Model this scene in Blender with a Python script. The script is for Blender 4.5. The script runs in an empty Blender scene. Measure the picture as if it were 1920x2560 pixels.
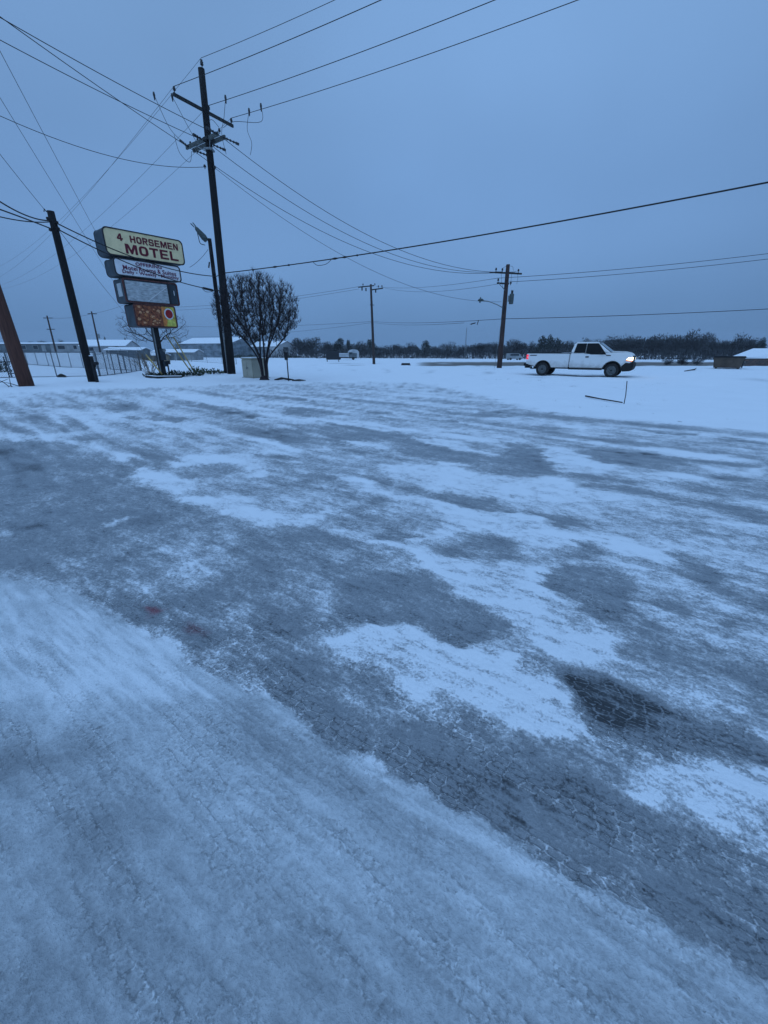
import bpy, bmesh, math, random
import numpy as np
from mathutils import Vector, Matrix

sc = bpy.context.scene
col = sc.collection
R = math.radians

# ------------------------------------------------------------------ camera
cd = bpy.data.cameras.new("camera")
cam = bpy.data.objects.new("camera", cd)
col.objects.link(cam)
cam.location = (0, 0, 1.6)
cam.rotation_euler = (R(90 - 21.393), 0, 0)
cd.sensor_width = 36
cd.sensor_fit = 'VERTICAL'
cd.sensor_height = 36
cd.lens = 36 * 1030 / 2560
cd.clip_end = 6000
cd.clip_start = 0.05
sc.camera = cam

# ------------------------------------------------------------------ sky, sun, exposure
w = bpy.data.worlds.new("World")
sc.world = w
w.use_nodes = True
nt = w.node_tree
nt.nodes.clear()
SUN_EL, SUN_ROT = 62.0, 200.0
sky = nt.nodes.new('ShaderNodeTexSky')
sky.sky_type = 'NISHITA'
sky.sun_disc = False
sky.sun_elevation = R(4)
sky.sun_rotation = R(SUN_ROT)
sky.ozone_density = 4.0
sky.dust_density = 2.0
tc = nt.nodes.new('ShaderNodeTexCoord')
sep = nt.nodes.new('ShaderNodeSeparateXYZ')
nt.links.new(tc.outputs['Generated'], sep.inputs[0])
ramp = nt.nodes.new('ShaderNodeValToRGB')          # overcast dusk cloud: dim at the horizon, brighter overhead
cr = ramp.color_ramp
cr.interpolation = 'EASE'
cr.elements[0].position = 0.0
cr.elements[0].color = (0.120, 0.250, 0.488, 1)
cr.elements[1].position = 0.9
cr.elements[1].color = (0.211, 0.395, 0.712, 1)
e = cr.elements.new(0.22); e.color = (0.175, 0.340, 0.642, 1)
e = cr.elements.new(0.5); e.color = (0.207, 0.388, 0.704, 1)
nt.links.new(sep.outputs['Z'], ramp.inputs[0])
cn = nt.nodes.new('ShaderNodeTexNoise')
cn.inputs['Scale'].default_value = 1.3
cn.inputs['Detail'].default_value = 3.0
cn.inputs['Roughness'].default_value = 0.45
mp = nt.nodes.new('ShaderNodeMapping')
mp.inputs['Location'].default_value = (0.35, 0.1, 0.4)
mp.inputs['Scale'].default_value = (1, 1, 1.6)
nt.links.new(tc.outputs['Generated'], mp.inputs[0])
nt.links.new(mp.outputs[0], cn.inputs['Vector'])
mr = nt.nodes.new('ShaderNodeMapRange')
mr.inputs['From Min'].default_value = 0.3
mr.inputs['From Max'].default_value = 0.7
mr.inputs['To Min'].default_value = 0.84
mr.inputs['To Max'].default_value = 1.08
nt.links.new(cn.outputs['Fac'], mr.inputs[0])
mul = nt.nodes.new('ShaderNodeMix'); mul.data_type = 'RGBA'; mul.blend_type = 'MULTIPLY'
mul.inputs[0].default_value = 1
nt.links.new(ramp.outputs[0], mul.inputs[6])
nt.links.new(mr.outputs[0], mul.inputs[7])
bg1 = nt.nodes.new('ShaderNodeBackground')
bg1.inputs['Strength'].default_value = 1.0
nt.links.new(mul.outputs[2], bg1.inputs['Color'])
bg2 = nt.nodes.new('ShaderNodeBackground')
bg2.inputs['Strength'].default_value = 0.05
nt.links.new(sky.outputs[0], bg2.inputs['Color'])
mxs = nt.nodes.new('ShaderNodeMixShader')
mxs.inputs[0].default_value = 0.08
nt.links.new(bg1.outputs[0], mxs.inputs[1])
nt.links.new(bg2.outputs[0], mxs.inputs[2])
wo = nt.nodes.new('ShaderNodeOutputWorld')
nt.links.new(mxs.outputs[0], wo.inputs['Surface'])

sd = bpy.data.lights.new("sun", 'SUN')
sd.energy = 1.2
sd.angle = R(95)
sd.color = (0.40, 0.645, 1.0)
sun = bpy.data.objects.new("sun", sd)
col.objects.link(sun)
sun.rotation_euler = (R(90 - SUN_EL), 0, R(180 - SUN_ROT))
sun.location = (0, 0, 60)

vs = sc.view_settings
vs.view_transform = 'Standard'
vs.look = 'None'
vs.exposure = 0.0
vs.gamma = 1.0
vs.use_curve_mapping = False
sc.cycles.use_denoising = True
sc.cycles.max_bounces = 6

# ------------------------------------------------------------------ materials
def nodes_of(m):
    m.use_nodes = True
    n = m.node_tree
    return n, n.nodes['Principled BSDF']

MATS = {}
def mat(name, c, rough=0.8, var=0.25, scale=6.0, bump=0.0, metal=0.0, c2=None, stretch=None, spec=0.3, emit=None, es=0.0):
    if name in MATS: return MATS[name]
    m = bpy.data.materials.new(name)
    n, b = nodes_of(m)
    b.inputs['Roughness'].default_value = rough
    b.inputs['Metallic'].default_value = metal
    b.inputs['Specular IOR Level'].default_value = spec
    t = n.nodes.new('ShaderNodeTexCoord')
    mpn = n.nodes.new('ShaderNodeMapping')
    if stretch: mpn.inputs['Scale'].default_value = stretch
    n.links.new(t.outputs['Object'], mpn.inputs[0])
    nz = n.nodes.new('ShaderNodeTexNoise')
    nz.inputs['Scale'].default_value = scale
    nz.inputs['Detail'].default_value = 5
    nz.inputs['Roughness'].default_value = 0.6
    n.links.new(mpn.outputs[0], nz.inputs['Vector'])
    rp = n.nodes.new('ShaderNodeValToRGB')
    lo = tuple(x * (1 - var) for x in c)
    hi = c2 if c2 else tuple(min(1, x * (1 + var)) for x in c)
    rp.color_ramp.elements[0].position = 0.32
    rp.color_ramp.elements[1].position = 0.68
    rp.color_ramp.elements[0].color = (*lo, 1)
    rp.color_ramp.elements[1].color = (*hi, 1)
    n.links.new(nz.outputs['Fac'], rp.inputs[0])
    n.links.new(rp.outputs[0], b.inputs['Base Color'])
    if bump:
        bp = n.nodes.new('ShaderNodeBump')
        bp.inputs['Strength'].default_value = bump
        bp.inputs['Distance'].default_value = 0.02
        n.links.new(nz.outputs['Fac'], bp.inputs['Height'])
        n.links.new(bp.outputs[0], b.inputs['Normal'])
    if emit:
        b.inputs['Emission Color'].default_value = (*emit, 1)
        b.inputs['Emission Strength'].default_value = es
    MATS[name] = m
    return m

# ------------------------------------------------------------------ mesh helpers
class MB:
    def __init__(s): s.v = []; s.f = []
    def add(s, vs_, fs_):
        o = len(s.v)
        s.v += [tuple(p) for p in vs_]
        s.f += [tuple(i + o for i in f) for f in fs_]
        return s
    def box(s, c, d, rz=0.0, M=None):
        hx, hy, hz = d[0] / 2, d[1] / 2, d[2] / 2
        p = [Vector((x, y, z)) for x in (-hx, hx) for y in (-hy, hy) for z in (-hz, hz)]
        if rz: p = [Matrix.Rotation(rz, 3, 'Z') @ q for q in p]
        if M: p = [M @ q for q in p]
        p = [q + Vector(c) for q in p]
        return s.add(p, [(0, 1, 3, 2), (4, 6, 7, 5), (0, 4, 5, 1), (2, 3, 7, 6), (0, 2, 6, 4), (1, 5, 7, 3)])
    def tube(s, pts, rad, n=6, cap=True):
        pts = [Vector(p) for p in pts]
        if not hasattr(rad, '__len__'): rad = [rad] * len(pts)
        vs_, fs_ = [], []
        u = None
        for i, p in enumerate(pts):
            d = (pts[min(i + 1, len(pts) - 1)] - pts[max(i - 1, 0)])
            d = d.normalized() if d.length > 1e-9 else Vector((0, 0, 1))
            if u is None:
                u = d.orthogonal().normalized()
            else:
                u = (u - d * u.dot(d))
                u = u.normalized() if u.length > 1e-6 else d.orthogonal().normalized()
            q = d.cross(u)
            for k in range(n):
                a = 2 * math.pi * k / n
                vs_.append(p + (u * math.cos(a) + q * math.sin(a)) * rad[i])
        for i in range(len(pts) - 1):
            for k in range(n):
                a, b = i * n + k, i * n + (k + 1) % n
                fs_.append((a, b, b + n, a + n))
        if cap:
            fs_.append(tuple(range(n - 1, -1, -1)))
            fs_.append(tuple(range((len(pts) - 1) * n, len(pts) * n)))
        return s.add(vs_, fs_)
    def prism(s, poly, a0, a1, axis='y'):
        """2-D polygon extruded; axis y: poly=(x,z); axis z: poly=(x,y); axis x: poly=(y,z)"""
        def P(p, a):
            return {'y': (p[0], a, p[1]), 'z': (p[0], p[1], a), 'x': (a, p[0], p[1])}[axis]
        n = len(poly)
        vs_ = [P(p, a0) for p in poly] + [P(p, a1) for p in poly]
        fs_ = [tuple(range(n)), tuple(range(2 * n - 1, n - 1, -1))]
        fs_ += [(i, i + n, (i + 1) % n + n, (i + 1) % n) for i in range(n)]
        return s.add(vs_, fs_)
    def mesh(s, name, bevel=0.0, seg=2, smooth=False):
        me = bpy.data.meshes.new(name)
        me.from_pydata(s.v, [], s.f)
        bm = bmesh.new(); bm.from_mesh(me)
        bmesh.ops.recalc_face_normals(bm, faces=bm.faces)
        if bevel:
            ed = [x for x in bm.edges if len(x.link_faces) == 2 and x.calc_face_angle(0) > 0.5]
            bmesh.ops.bevel(bm, geom=ed, offset=bevel, segments=seg, affect='EDGES', clamp_overlap=True)
        bm.to_mesh(me); bm.free()
        if smooth:
            me.polygons.foreach_set('use_smooth', [True] * len(me.polygons))
        return me
    def build(s, name, m, parent=None, bevel=0.0, seg=2, smooth=False, loc=None):
        me = s.mesh(name, bevel, seg, smooth)
        me.materials.append(m)
        return link(name, me, parent, loc)

def link(name, me, parent=None, loc=None):
    o = bpy.data.objects.new(name, me)
    col.objects.link(o)
    if parent: o.parent = parent
    if loc: o.location = loc
    return o

def tag(o, label=None, cat=None, group=None, kind=None):
    if label: o['label'] = label
    if cat: o['category'] = cat
    if group: o['group'] = group
    if kind: o['kind'] = kind
    return o

def thing(name, label, cat, loc=(0, 0, 0), rz=0.0, group=None):
    o = bpy.data.objects.new(name, None)
    o.empty_display_size = 0.2
    col.objects.link(o)
    o.location = loc
    o.rotation_euler = (0, 0, rz)
    return tag(o, label, cat, group)

def rrect(x0, x1, z0, z1, r, n=5):
    p = []
    for cx, cz, a0 in ((x1 - r, z1 - r, 0), (x0 + r, z1 - r, 90), (x0 + r, z0 + r, 180), (x1 - r, z0 + r, 270)):
        for k in range(n + 1):
            a = R(a0 + 90 * k / n)
            p.append((cx + r * math.cos(a), cz + r * math.sin(a)))
    return p

# ------------------------------------------------------------------ terrain
def sstep(a, b, x):
    t = np.clip((x - a) / (b - a), 0, 1)
    return t * t * (3 - 2 * t)

def terrain(x, y):
    """flat near the lot; beyond the road the field lies about a metre lower, to the far left it climbs a little"""
    x = np.asarray(x, float); y = np.asarray(y, float)
    r = x / np.maximum(np.abs(y), 1)
    f = sstep(42, 85, y)
    left = sstep(-0.50, -0.64, r)
    return f * (-1.1 * (1 - left) + 1.1 * left)

def gz(x, y): return float(terrain(x, y))

_perm = np.random.RandomState(7).permutation(4096).astype(np.int64)
def perlin(x, y, seed=0):
    x = np.asarray(x, np.float64); y = np.asarray(y, np.float64)
    xi = np.floor(x).astype(np.int64); yi = np.floor(y).astype(np.int64)
    xf = x - xi; yf = y - yi
    def g(ix, iy, dx, dy):
        h = _perm[(_perm[(ix + seed * 131) & 4095] + iy) & 4095] * (2 * np.pi / 4096)
        return np.cos(h) * dx + np.sin(h) * dy
    u = xf * xf * xf * (xf * (xf * 6 - 15) + 10)
    v = yf * yf * yf * (yf * (yf * 6 - 15) + 10)
    a = g(xi, yi, xf, yf); b = g(xi + 1, yi, xf - 1, yf)
    c = g(xi, yi + 1, xf, yf - 1); d = g(xi + 1, yi + 1, xf - 1, yf - 1)
    return 1.5 * ((a + (b - a) * u) + ((c + (d - c) * u) - (a + (b - a) * u)) * v)

def fbm(x, y, seed=0, oct=3, gain=0.55):
    s = 0; a = 1; t = 0
    for k in range(oct):
        s = s + a * perlin(x * 2 ** k, y * 2 ** k, seed + k); t += a; a *= gain
    return s / t

def poly_sd(x, y, poly):
    """signed distance, positive inside"""
    n = len(poly)
    d2 = np.full(x.shape, 1e18); ins = np.zeros(x.shape, bool)
    for i in range(n):
        ax, ay = poly[i]; bx, by = poly[(i + 1) % n]
        ex, ey = bx - ax, by - ay
        L = ex * ex + ey * ey + 1e-12
        t = np.clip(((x - ax) * ex + (y - ay) * ey) / L, 0, 1)
        d2 = np.minimum(d2, (x - ax - t * ex) ** 2 + (y - ay - t * ey) ** 2)
        c = ((ay > y) != (by > y))
        if ey != 0:
            ins ^= c & (x < (bx - ax) * (y - ay) / ey + ax)
    return np.where(ins, 1, -1) * np.sqrt(d2)

# Wear of the snow in the lot: outlines in metres on the ground (kind, amount of snow, edge softness, outline)
PATCHES = [
 ('s', 0.295, 0.153, [(-6.91,6.75),(-3.83,6.75),(-1.99,4.17),(-1.82,3.59),(-2.02,3.26),(-2.37,3.17),(-2.46,2.92),(-2.33,2.6),(-3.21,2.8)]),
 ('s', 0.415, 0.141, [(-2.37,3.17),(-1.91,3.99),(-1.27,3.78),(-0.71,1.83),(-1.1,1.83),(-1.65,2.18),(-2.18,2.52),(-2.46,2.92)]),
 ('s', 0.395, 0.121, [(-1.27,3.78),(-0.56,3.59),(0.09,3.17),(0.37,2.87),(0.09,2.85),(-0.26,2.6),(-0.35,2.27),(-0.22,2.11),(-0.35,1.96),(-0.71,1.83)]),
 ('s', 0.66, 0.161, [(1.47,4.46),(4.42,4.46),(2.13,1.83),(0.71,1.83)]),
 ('s', 0.37, 0.025, [(-0.71,1.83),(-0.33,1.83),(-0.1,1.48),(0.19,1.42),(0.34,1.42),(0.56,1.29),(0.46,0.95),(0.33,1.01),(0.16,1.09),(0.04,1.17),(-0.07,1.26),(-0.15,1.26),(-0.28,1.32),(-0.34,1.39),(-0.59,1.56),(-0.66,1.66)]),
 ('s', 0.41, 0.029, [(0.56,1.31),(0.72,1.28),(0.88,1.14),(0.94,1.07),(1.06,1.04),(1.16,0.97),(1.21,0.93),(0.45,0.93)]),
 ('s', 0.37, 0.023, [(0.27,1.07),(0.6,1.27),(0.91,1.11),(1.18,0.99),(1.3,0.87),(1.36,0.82),(1.1,0.54),(0.91,0.67),(0.82,0.73),(0.67,0.8),(0.55,0.87),(0.42,0.96)]),
 ('s', 0.62, 0.013, [(-3.29,2.87),(-2.95,2.78),(-2.37,2.6),(-1.9,2.33),(-1.65,2.17),(-1.37,2.01),(-1.1,1.83),(-0.83,1.68),(-0.63,1.56),(-0.34,1.39),(-0.15,1.26),(0.04,1.16),(0.16,1.08),(0.32,1.01),(0.48,0.93),(0.54,0.86),(0.67,0.8),(0.81,0.72),(0.91,0.66),(1.04,0.58),(1.18,0.52),(1.07,0.42),(-1.19,0.42)]),
 ('p', 1, 0.019, [(-3.29,2.87),(-2.95,2.78),(-2.37,2.6),(-1.9,2.33),(-1.65,2.17),(-1.37,2.01),(-1.1,1.83),(-0.83,1.68),(-0.63,1.56),(-0.34,1.39),(-0.15,1.26),(0.04,1.16),(0.16,1.08),(0.32,1.01),(0.48,0.93),(0.54,0.86),(0.67,0.8),(0.81,0.72),(0.91,0.66),(1.04,0.58),(1.18,0.52),(1.07,0.42),(-1.19,0.42)]),
 ('s', 0.285, 0.1, [(-7.82,7.72),(-6.72,7.79),(-5.6,7.44),(-4.79,6.72),(-4.12,6.21),(-3.74,6.12),(-3.52,5.61),(-3.45,5.17),(-3.61,4.97),(-3.38,4.78),(-2.9,4.97),(-2.5,4.35),(-4.66,4.35)]),
 ('s', 0.295, 0.077, [(-6.28,8.16),(-6.19,8.57),(-5.72,8.49),(-5.31,7.79),(-5.73,7.72)]),
 ('s', 0.415, 0.094, [(-10.33,10.82),(-8.94,11.09),(-7.2,10.07),(-6.48,9.42),(-6.37,8.84),(-7.09,8.66),(-8.38,8.66)]),
 ('s', 0.235, 0.086, [(-9.23,13.84),(-8.02,13.84),(-7.37,12.67),(-7.42,11.83),(-8.06,12.15)]),
 ('s', 0.195, 0.068, [(-6.74,10.69),(-6.01,10.95),(-4.79,10.56),(-4.88,10.07),(-6.14,10.19)]),
 ('s', 0.305, 0.088, [(-7.26,13.84),(-6.7,14.28),(-3.65,11.99),(-3.16,10.31),(-4.34,10.82),(-5.82,12.32)]),
 ('s', 0.415, 0.11, [(-12.03,17.93),(-11.06,17.93),(-8.51,15.77),(-9.08,15.77),(-10.76,16.63)]),
 ('s', 0.375, 0.093, [(-13.66,15.77),(-12.49,16.05),(-11.75,14.99),(-12.94,15.24)]),
 ('s', 0.355, 0.081, [(-6.09,9.85),(-4.91,8.84),(-5.1,8.57),(-5.66,9.22)]),
 ('s', 0.355, 0.073, [(-4.94,9.02),(-4.42,9.22),(-3.64,8.01),(-3.93,7.86)]),
 ('s', 0.275, 0.071, [(-3.39,9.02),(-2.85,9.22),(-2.54,8.16),(-3.17,8.57)]),
 ('s', 0.355, 0.071, [(-4,6.51),(-3.51,6.61),(-2.99,6.31),(-3.27,6.03),(-3.71,6.07)]),
 ('s', 0.92, 0.092, [(-9.16,18.29),(-4.19,13.84),(-3.7,12.15),(-6,13.84),(-8.63,16.94)]),
 ('s', 0.85, 0.061, [(-4.62,6.95),(-4.07,6.72),(-3.94,6.31),(-4.2,6.26)]),
 ('s', 0.88, 0.086, [(-3.49,5.31),(-3.32,5.77),(-3.15,6.61),(-2.16,6.83),(-1.8,5.61),(-2.35,5.03),(-2.56,4.67),(-2.75,4.67),(-3.17,5.1)]),
 ('s', 0.415, 0.073, [(-3,5.94),(-2.32,6.12),(-2.01,5.85),(-2.04,5.31),(-2.57,5.1)]),
 ('s', 0.75, 0.053, [(-4.1,5.53),(-3.88,5.57),(-3.81,5.42),(-3.96,5.39)]),
 ('s', 0.82, 0.156, [(-10.61,12.67),(-8.53,12.32),(-6.9,11.09),(-5.9,8.84),(-7.36,10.31),(-9.27,11.52)]),
 ('s', 0.75, 0.081, [(-8.23,8.49),(-6.25,8.16),(-5.85,7.65),(-6.77,7.86),(-7.66,7.86)]),
 ('s', 0, 0.035, [(-4.61,11.74),(-4.16,11.83),(-3.84,11.23),(-4.31,11.17)]),
 ('s', 0, 0.032, [(-3.6,10.87),(-3.35,10.95),(-3.08,10.56),(-3.15,10.26)]),
 ('s', 0.285, 0.064, [(-1.61,9.63),(-0.83,9.74),(0.23,8.57),(1.15,7.19),(2.06,6.51),(1.76,5.45),(1.18,5.85),(1.1,6.21),(0.71,6.12),(0.52,6.41),(0.3,7.19),(-0.14,7.72),(-0.55,7.72),(-0.93,7.44)]),
 ('s', 0.335, 0.074, [(-2.89,9.02),(-1.42,8.84),(-1.21,7.86),(-1.77,7.44),(-2.63,8.16)]),
 ('s', 0.305, 0.079, [(-3.1,13.04),(-1.58,12.32),(-1.1,11.09),(-1.52,10.56),(-2.6,11.23)]),
 ('s', 0.175, 0.045, [(-5.17,16.63),(-3.29,15.66),(-2.12,14.19),(-3.09,14.65),(-4.95,15.88)]),
 ('s', 0.415, 0.085, [(-4.53,17.93),(-2.63,16.94),(-0.69,14.75),(1.25,12.67),(0.33,12.67),(-1.77,14.75)]),
 ('s', 0.255, 0.055, [(-0.57,11.89),(0.13,11.68),(0.04,11.15),(-0.46,11.46)]),
 ('s', 0.215, 0.067, [(1.34,12.15),(2.42,11.52),(3.39,11.99),(3.24,10.56),(2.48,10.82),(1.57,11.52)]),
 ('s', 0.235, 0.049, [(1.32,10.19),(1.91,10.12),(1.7,9.74)]),
 ('s', 0.315, 0.061, [(-0.95,7.19),(-0.18,6.83),(0.05,6.95),(-0.02,6.61),(-0.73,6.56)]),
 ('s', 0.355, 0.06, [(-2.13,6.72),(-1.57,6.51),(-1.57,6.31),(-2.06,6.51)]),
 ('s', 0.255, 0.05, [(-1.29,5.65),(-0.86,5.53),(-0.56,5.31),(-0.71,5.2),(-1.03,5.42)]),
 ('s', 0.255, 0.047, [(-0.34,5.53),(0.1,5.17),(0.06,5),(-0.18,5.1)]),
 ('s', 0.355, 0.063, [(-1.49,5.24),(-0.88,5.24),(-0.96,4.97),(-1.37,4.91)]),
 ('s', 0.375, 0.057, [(-0.65,4.73),(-0.32,4.78),(-0.19,4.4),(-0.61,4.35)]),
 ('s', 0.95, 0.073, [(-2.06,10.95),(-1.03,10.31),(0.24,9.22),(0.88,8.66),(1.12,8.01),(0.23,8.66),(-0.68,9.63),(-1.68,10.07)]),
 ('s', 0.9, 0.052, [(1.12,8.57),(2.28,7.86),(2.06,7.44),(1.37,7.72),(1.77,6.51),(1.51,6.72),(0.9,7.44),(0.61,7.72)]),
 ('s', 0.92, 0.075, [(-4.55,14.75),(-1.49,12.32),(-0.96,11.38),(-1.94,12.32),(-4.29,13.84)]),
 ('s', 0.9, 0.06, [(-3.94,12.67),(-2.86,11.99),(-3.33,11.77)]),
 ('s', 0.95, 0.075, [(0.07,5.94),(1.1,6.07),(1.21,5.45),(1.7,5.24),(1.45,4.4),(1.09,4.4),(0.52,4.91),(0.15,5.31)]),
 ('s', 0.95, 0.06, [(-2.08,6.41),(-1.6,5.94),(-1.59,5.45),(-1.78,5.38)]),
 ('s', 0.9, 0.065, [(-0.67,7.72),(-0.2,7.58),(0.27,7.07),(-0.03,7.13),(-0.58,7.38)]),
 ('s', 0.86, 0.05, [(-0.56,5.31),(-0.31,5.31),(-0.13,4.91),(0.27,4.46),(-0.13,4.56),(-0.37,4.91)]),
 ('s', 0.86, 0.065, [(-2.51,7.86),(-1.92,7.58),(-1.48,6.83),(-1.32,6.51),(-1.87,6.72),(-2.32,7.19)]),
 ('s', 0.255, 0.044, [(0.16,4.97),(0.52,4.84),(0.78,4.67),(1,4.4),(0.49,4.53),(0.24,4.73)]),
 ('s', 0.305, 0.077, [(3.75,12.67),(5.15,11.38),(5.9,10.43),(6.54,9.63),(8.52,8.66),(8.06,8.16),(6.7,8.84),(5.36,9.42),(4.41,10.56),(3.23,10.82)]),
 ('s', 0.255, 0.059, [(2.28,7.44),(2.71,7.31),(2.74,6.72),(2.37,5.85),(2.43,5.61),(1.99,5.38),(1.72,5.45)]),
 ('s', 0.8, 0.073, [(3.4,7.72),(4.16,7.72),(5.1,6.95),(5.8,6.51),(4.91,6.31),(4.37,7.07),(3.63,7.31)]),
 ('s', 0.285, 0.059, [(3.16,7.13),(3.86,7.01),(4.61,6.41),(4.58,6.07),(4.07,5.89),(3.59,5.94),(3.43,6.46)]),
 ('s', 0.325, 0.07, [(4.08,8.16),(4.73,8.24),(4.7,7.65),(4.26,7.58)]),
 ('s', 0.08, 0.05, [(5.45,8.84),(6,8.57),(6.45,8.49),(5.97,8.24),(5.55,8.57)]),
 ('s', 0.175, 0.05, [(6.71,8.09),(7.01,7.79),(6.55,7.65)]),
 ('s', 0.275, 0.044, [(5.41,7.58),(5.69,7.25),(5.41,7.25)]),
 ('s', 0.325, 0.065, [(4.96,6.21),(6.36,6.31),(5.98,5.89),(5.09,6.07)]),
 ('s', 0.435, 0.078, [(3.88,5.45),(5.64,5.53),(4.56,4.35),(3.85,4.56),(3.72,4.91)]),
 ('s', 0.92, 0.069, [(2.87,7.07),(3.14,6.95),(3.36,6.31),(3.46,5.77),(3.41,5.38),(3.98,5.61),(4.85,5.61),(5.62,5.85),(5.41,5.61),(4.25,5.38),(3.54,5.24),(3.09,5.57),(2.49,5.69),(2.54,6.31)]),
 ('s', 0.82, 0.059, [(3.86,9.74),(4.31,9.42),(4.45,8.84),(4.02,9.22)]),
 ('s', 0.92, 0.065, [(1.67,5.31),(2.34,5.31),(2.44,4.97),(2.74,4.73),(3.03,4.4),(1.42,4.4)]),
 ('s', 0.255, 0.048, [(2.49,5.53),(2.98,5.53),(3.13,5.24),(2.77,5.17),(2.46,5.31)]),
 ('s', 0.255, 0.045, [(2.43,5.03),(3.02,5.03),(3.34,4.67),(3.13,4.56),(2.77,4.78),(2.45,4.91)]),
 ('s', 0.02, 0.023, [(3.86,7.01),(4.62,6.53),(4.49,6.41),(3.85,6.88)]),
 ('s', 0.05, 0.04, [(-3.54,3.63),(-3.33,3.78),(-3.15,3.59),(-3.41,3.56)]),
 ('s', 0.195, 0.05, [(-3.35,3.86),(-2.65,4.17),(-2.44,4.07),(-2.8,3.86),(-3,3.7),(-3.21,3.78)]),
 ('s', 0.72, 0.043, [(-2.79,3.78),(-2.66,3.94),(-2.53,3.94),(-2.68,3.66)]),
 ('s', 0.66, 0.058, [(-2.25,3.2),(-1.87,3.23),(-1.42,2.95),(-1.21,2.9),(-1.2,2.68),(-1.41,2.73),(-1.77,3.03),(-2.06,3.08)]),
 ('s', 0.8, 0.056, [(-2.59,4.57),(-1.5,4.57),(-1.29,3.82),(-1.59,3.99),(-1.9,4.17)]),
 ('s', 0.86, 0.024, [(-1.6,2.14),(-1.44,2.05),(-1.2,1.9),(-1.13,1.83),(-1.31,1.83)]),
 ('s', 0.8, 0.092, [(-2.73,2.6),(-2.29,2.52),(-2.16,2.36),(-2.36,2.33),(-2.58,2.42)]),
 ('s', 0.155, 0.031, [(-1.93,2.36),(-1.83,2.52),(-1.45,2.36),(-1.4,2.22),(-1.6,2.19),(-1.73,2.21)]),
 ('s', 0.195, 0.027, [(-1.35,2.16),(-1.03,2.1),(-0.88,2.04),(-0.92,1.98),(-1.17,1.97),(-1.32,2.07)]),
 ('s', 0.255, 0.037, [(-1.47,2.56),(-1.22,2.6),(-0.95,2.44),(-1.13,2.36),(-1.38,2.4)]),
 ('r', 1, 0.028, [(-1.59,2.34),(-1.51,2.36),(-1.43,2.31),(-1.48,2.25),(-1.55,2.27)]),
 ('r', 0.5, 0.032, [(-1.25,2.11),(-1.14,2.11),(-1.04,2.05),(-1.13,2.01)]),
 ('s', 0.355, 0.054, [(-0.56,4.57),(0.13,4.57),(0.05,4.17),(-0.31,4.12)]),
 ('s', 0.9, 0.042, [(-1.38,4.03),(-0.98,3.86),(-0.68,3.94),(-0.55,4.17),(-0.5,3.99),(-0.75,3.74),(-1.28,3.7)]),
 ('s', 0.255, 0.032, [(-0.36,2.52),(-0.15,2.73),(0.09,2.85),(0.31,2.87),(0.5,2.44),(0.81,2.18),(0.63,2.08),(0.58,1.94),(0.33,1.93),(0.16,2.08),(-0.22,2.11),(-0.35,2.27)]),
 ('s', 0.195, 0.02, [(0.27,2.19),(0.61,2.07),(0.56,1.94),(0.33,1.93)]),
 ('s', 0.95, 0.03, [(-0.59,3.63),(-0.4,3.66),(-0.04,3.35),(0.23,3.26),(0.54,3.06),(1.07,2.97),(0.84,2.19),(0.69,2.33),(0.47,2.6),(0.37,2.87),(0.17,3.17),(-0.18,3.35),(-0.48,3.52)]),
 ('s', 0.92, 0.028, [(-0.12,2.08),(0.07,2.14),(0.21,2.08),(0.26,1.94),(0.74,1.86),(0.72,1.8),(-0.11,1.8),(-0.35,1.96)]),
 ('s', 0.94, 0.04, [(0.31,4.57),(1.38,4.03),(1.25,3.59),(0.83,3.56),(0.45,3.39),(0.29,3.17),(0.1,3.26),(0.39,3.49),(0.66,3.86),(0.46,4.26)]),
 ('s', 0.295, 0.032, [(0.43,3.14),(0.64,3.29),(0.95,3.45),(1.19,3.39),(1.07,2.97),(0.84,2.95),(0.6,3.06)]),
 ('s', 0.325, 0.033, [(-0.07,3.45),(0.3,3.52),(0.38,3.42),(0.18,3.29),(0.04,3.32)]),
 ('s', 0.275, 0.037, [(0.64,4.57),(1.22,4.57),(1.41,4.12),(1.19,4.03),(0.8,4.26)]),
 ('s', 0.335, 0.048, [(-1.25,3.59),(-0.62,3.52),(-0.44,3.2),(-0.66,2.92),(-0.71,2.6),(-0.96,2.6)]),
 ('s', 0.255, 0.037, [(-0.92,2.48),(-0.55,2.36),(-0.4,2.07),(-0.56,1.93),(-0.78,2.01)]),
 ('s', 0.6, 0.039, [(-0.61,2.68),(-0.38,2.52),(-0.36,2.26),(-0.46,2.33)]),
 ('s', 0.92, 0.049, [(1.3,3.99),(1.53,3.86),(1.68,3.63),(2.07,3.52),(2.29,3.17),(2.69,3.17),(2.14,2.92),(1.86,3.39),(1.39,3.26),(1.13,3.39)]),
 ('s', 0.97, 0.029, [(1.02,2.97),(1.22,2.78),(1.17,2.48),(1.31,2.19),(1.41,2.01),(1.21,1.8),(1.04,1.8),(0.75,2.04)]),
 ('s', 0.255, 0.031, [(1.51,4.03),(1.8,3.94),(2.07,3.78),(1.99,3.66),(1.64,3.7)]),
 ('s', 0.255, 0.026, [(1.17,2.78),(1.54,2.97),(1.72,2.92),(1.86,2.73),(1.9,2.56),(1.72,2.48),(1.64,2.29),(1.49,2.16),(1.39,2.16),(1.32,2.31),(1.19,2.54)]),
 ('s', 0.415, 0.046, [(1.38,3.08),(1.72,3.39),(1.85,3.35),(1.89,3.17),(1.76,3),(1.39,2.97)]),
 ('s', 0.325, 0.036, [(2.51,3.2),(2.78,3.03),(2.61,2.73),(2.4,2.54),(2.29,2.64),(2.41,2.92)]),
 ('s', 0.315, 0.03, [(1.89,2.44),(2,2.52),(2.05,2.34),(1.95,2.27),(1.84,2.33)]),
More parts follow.
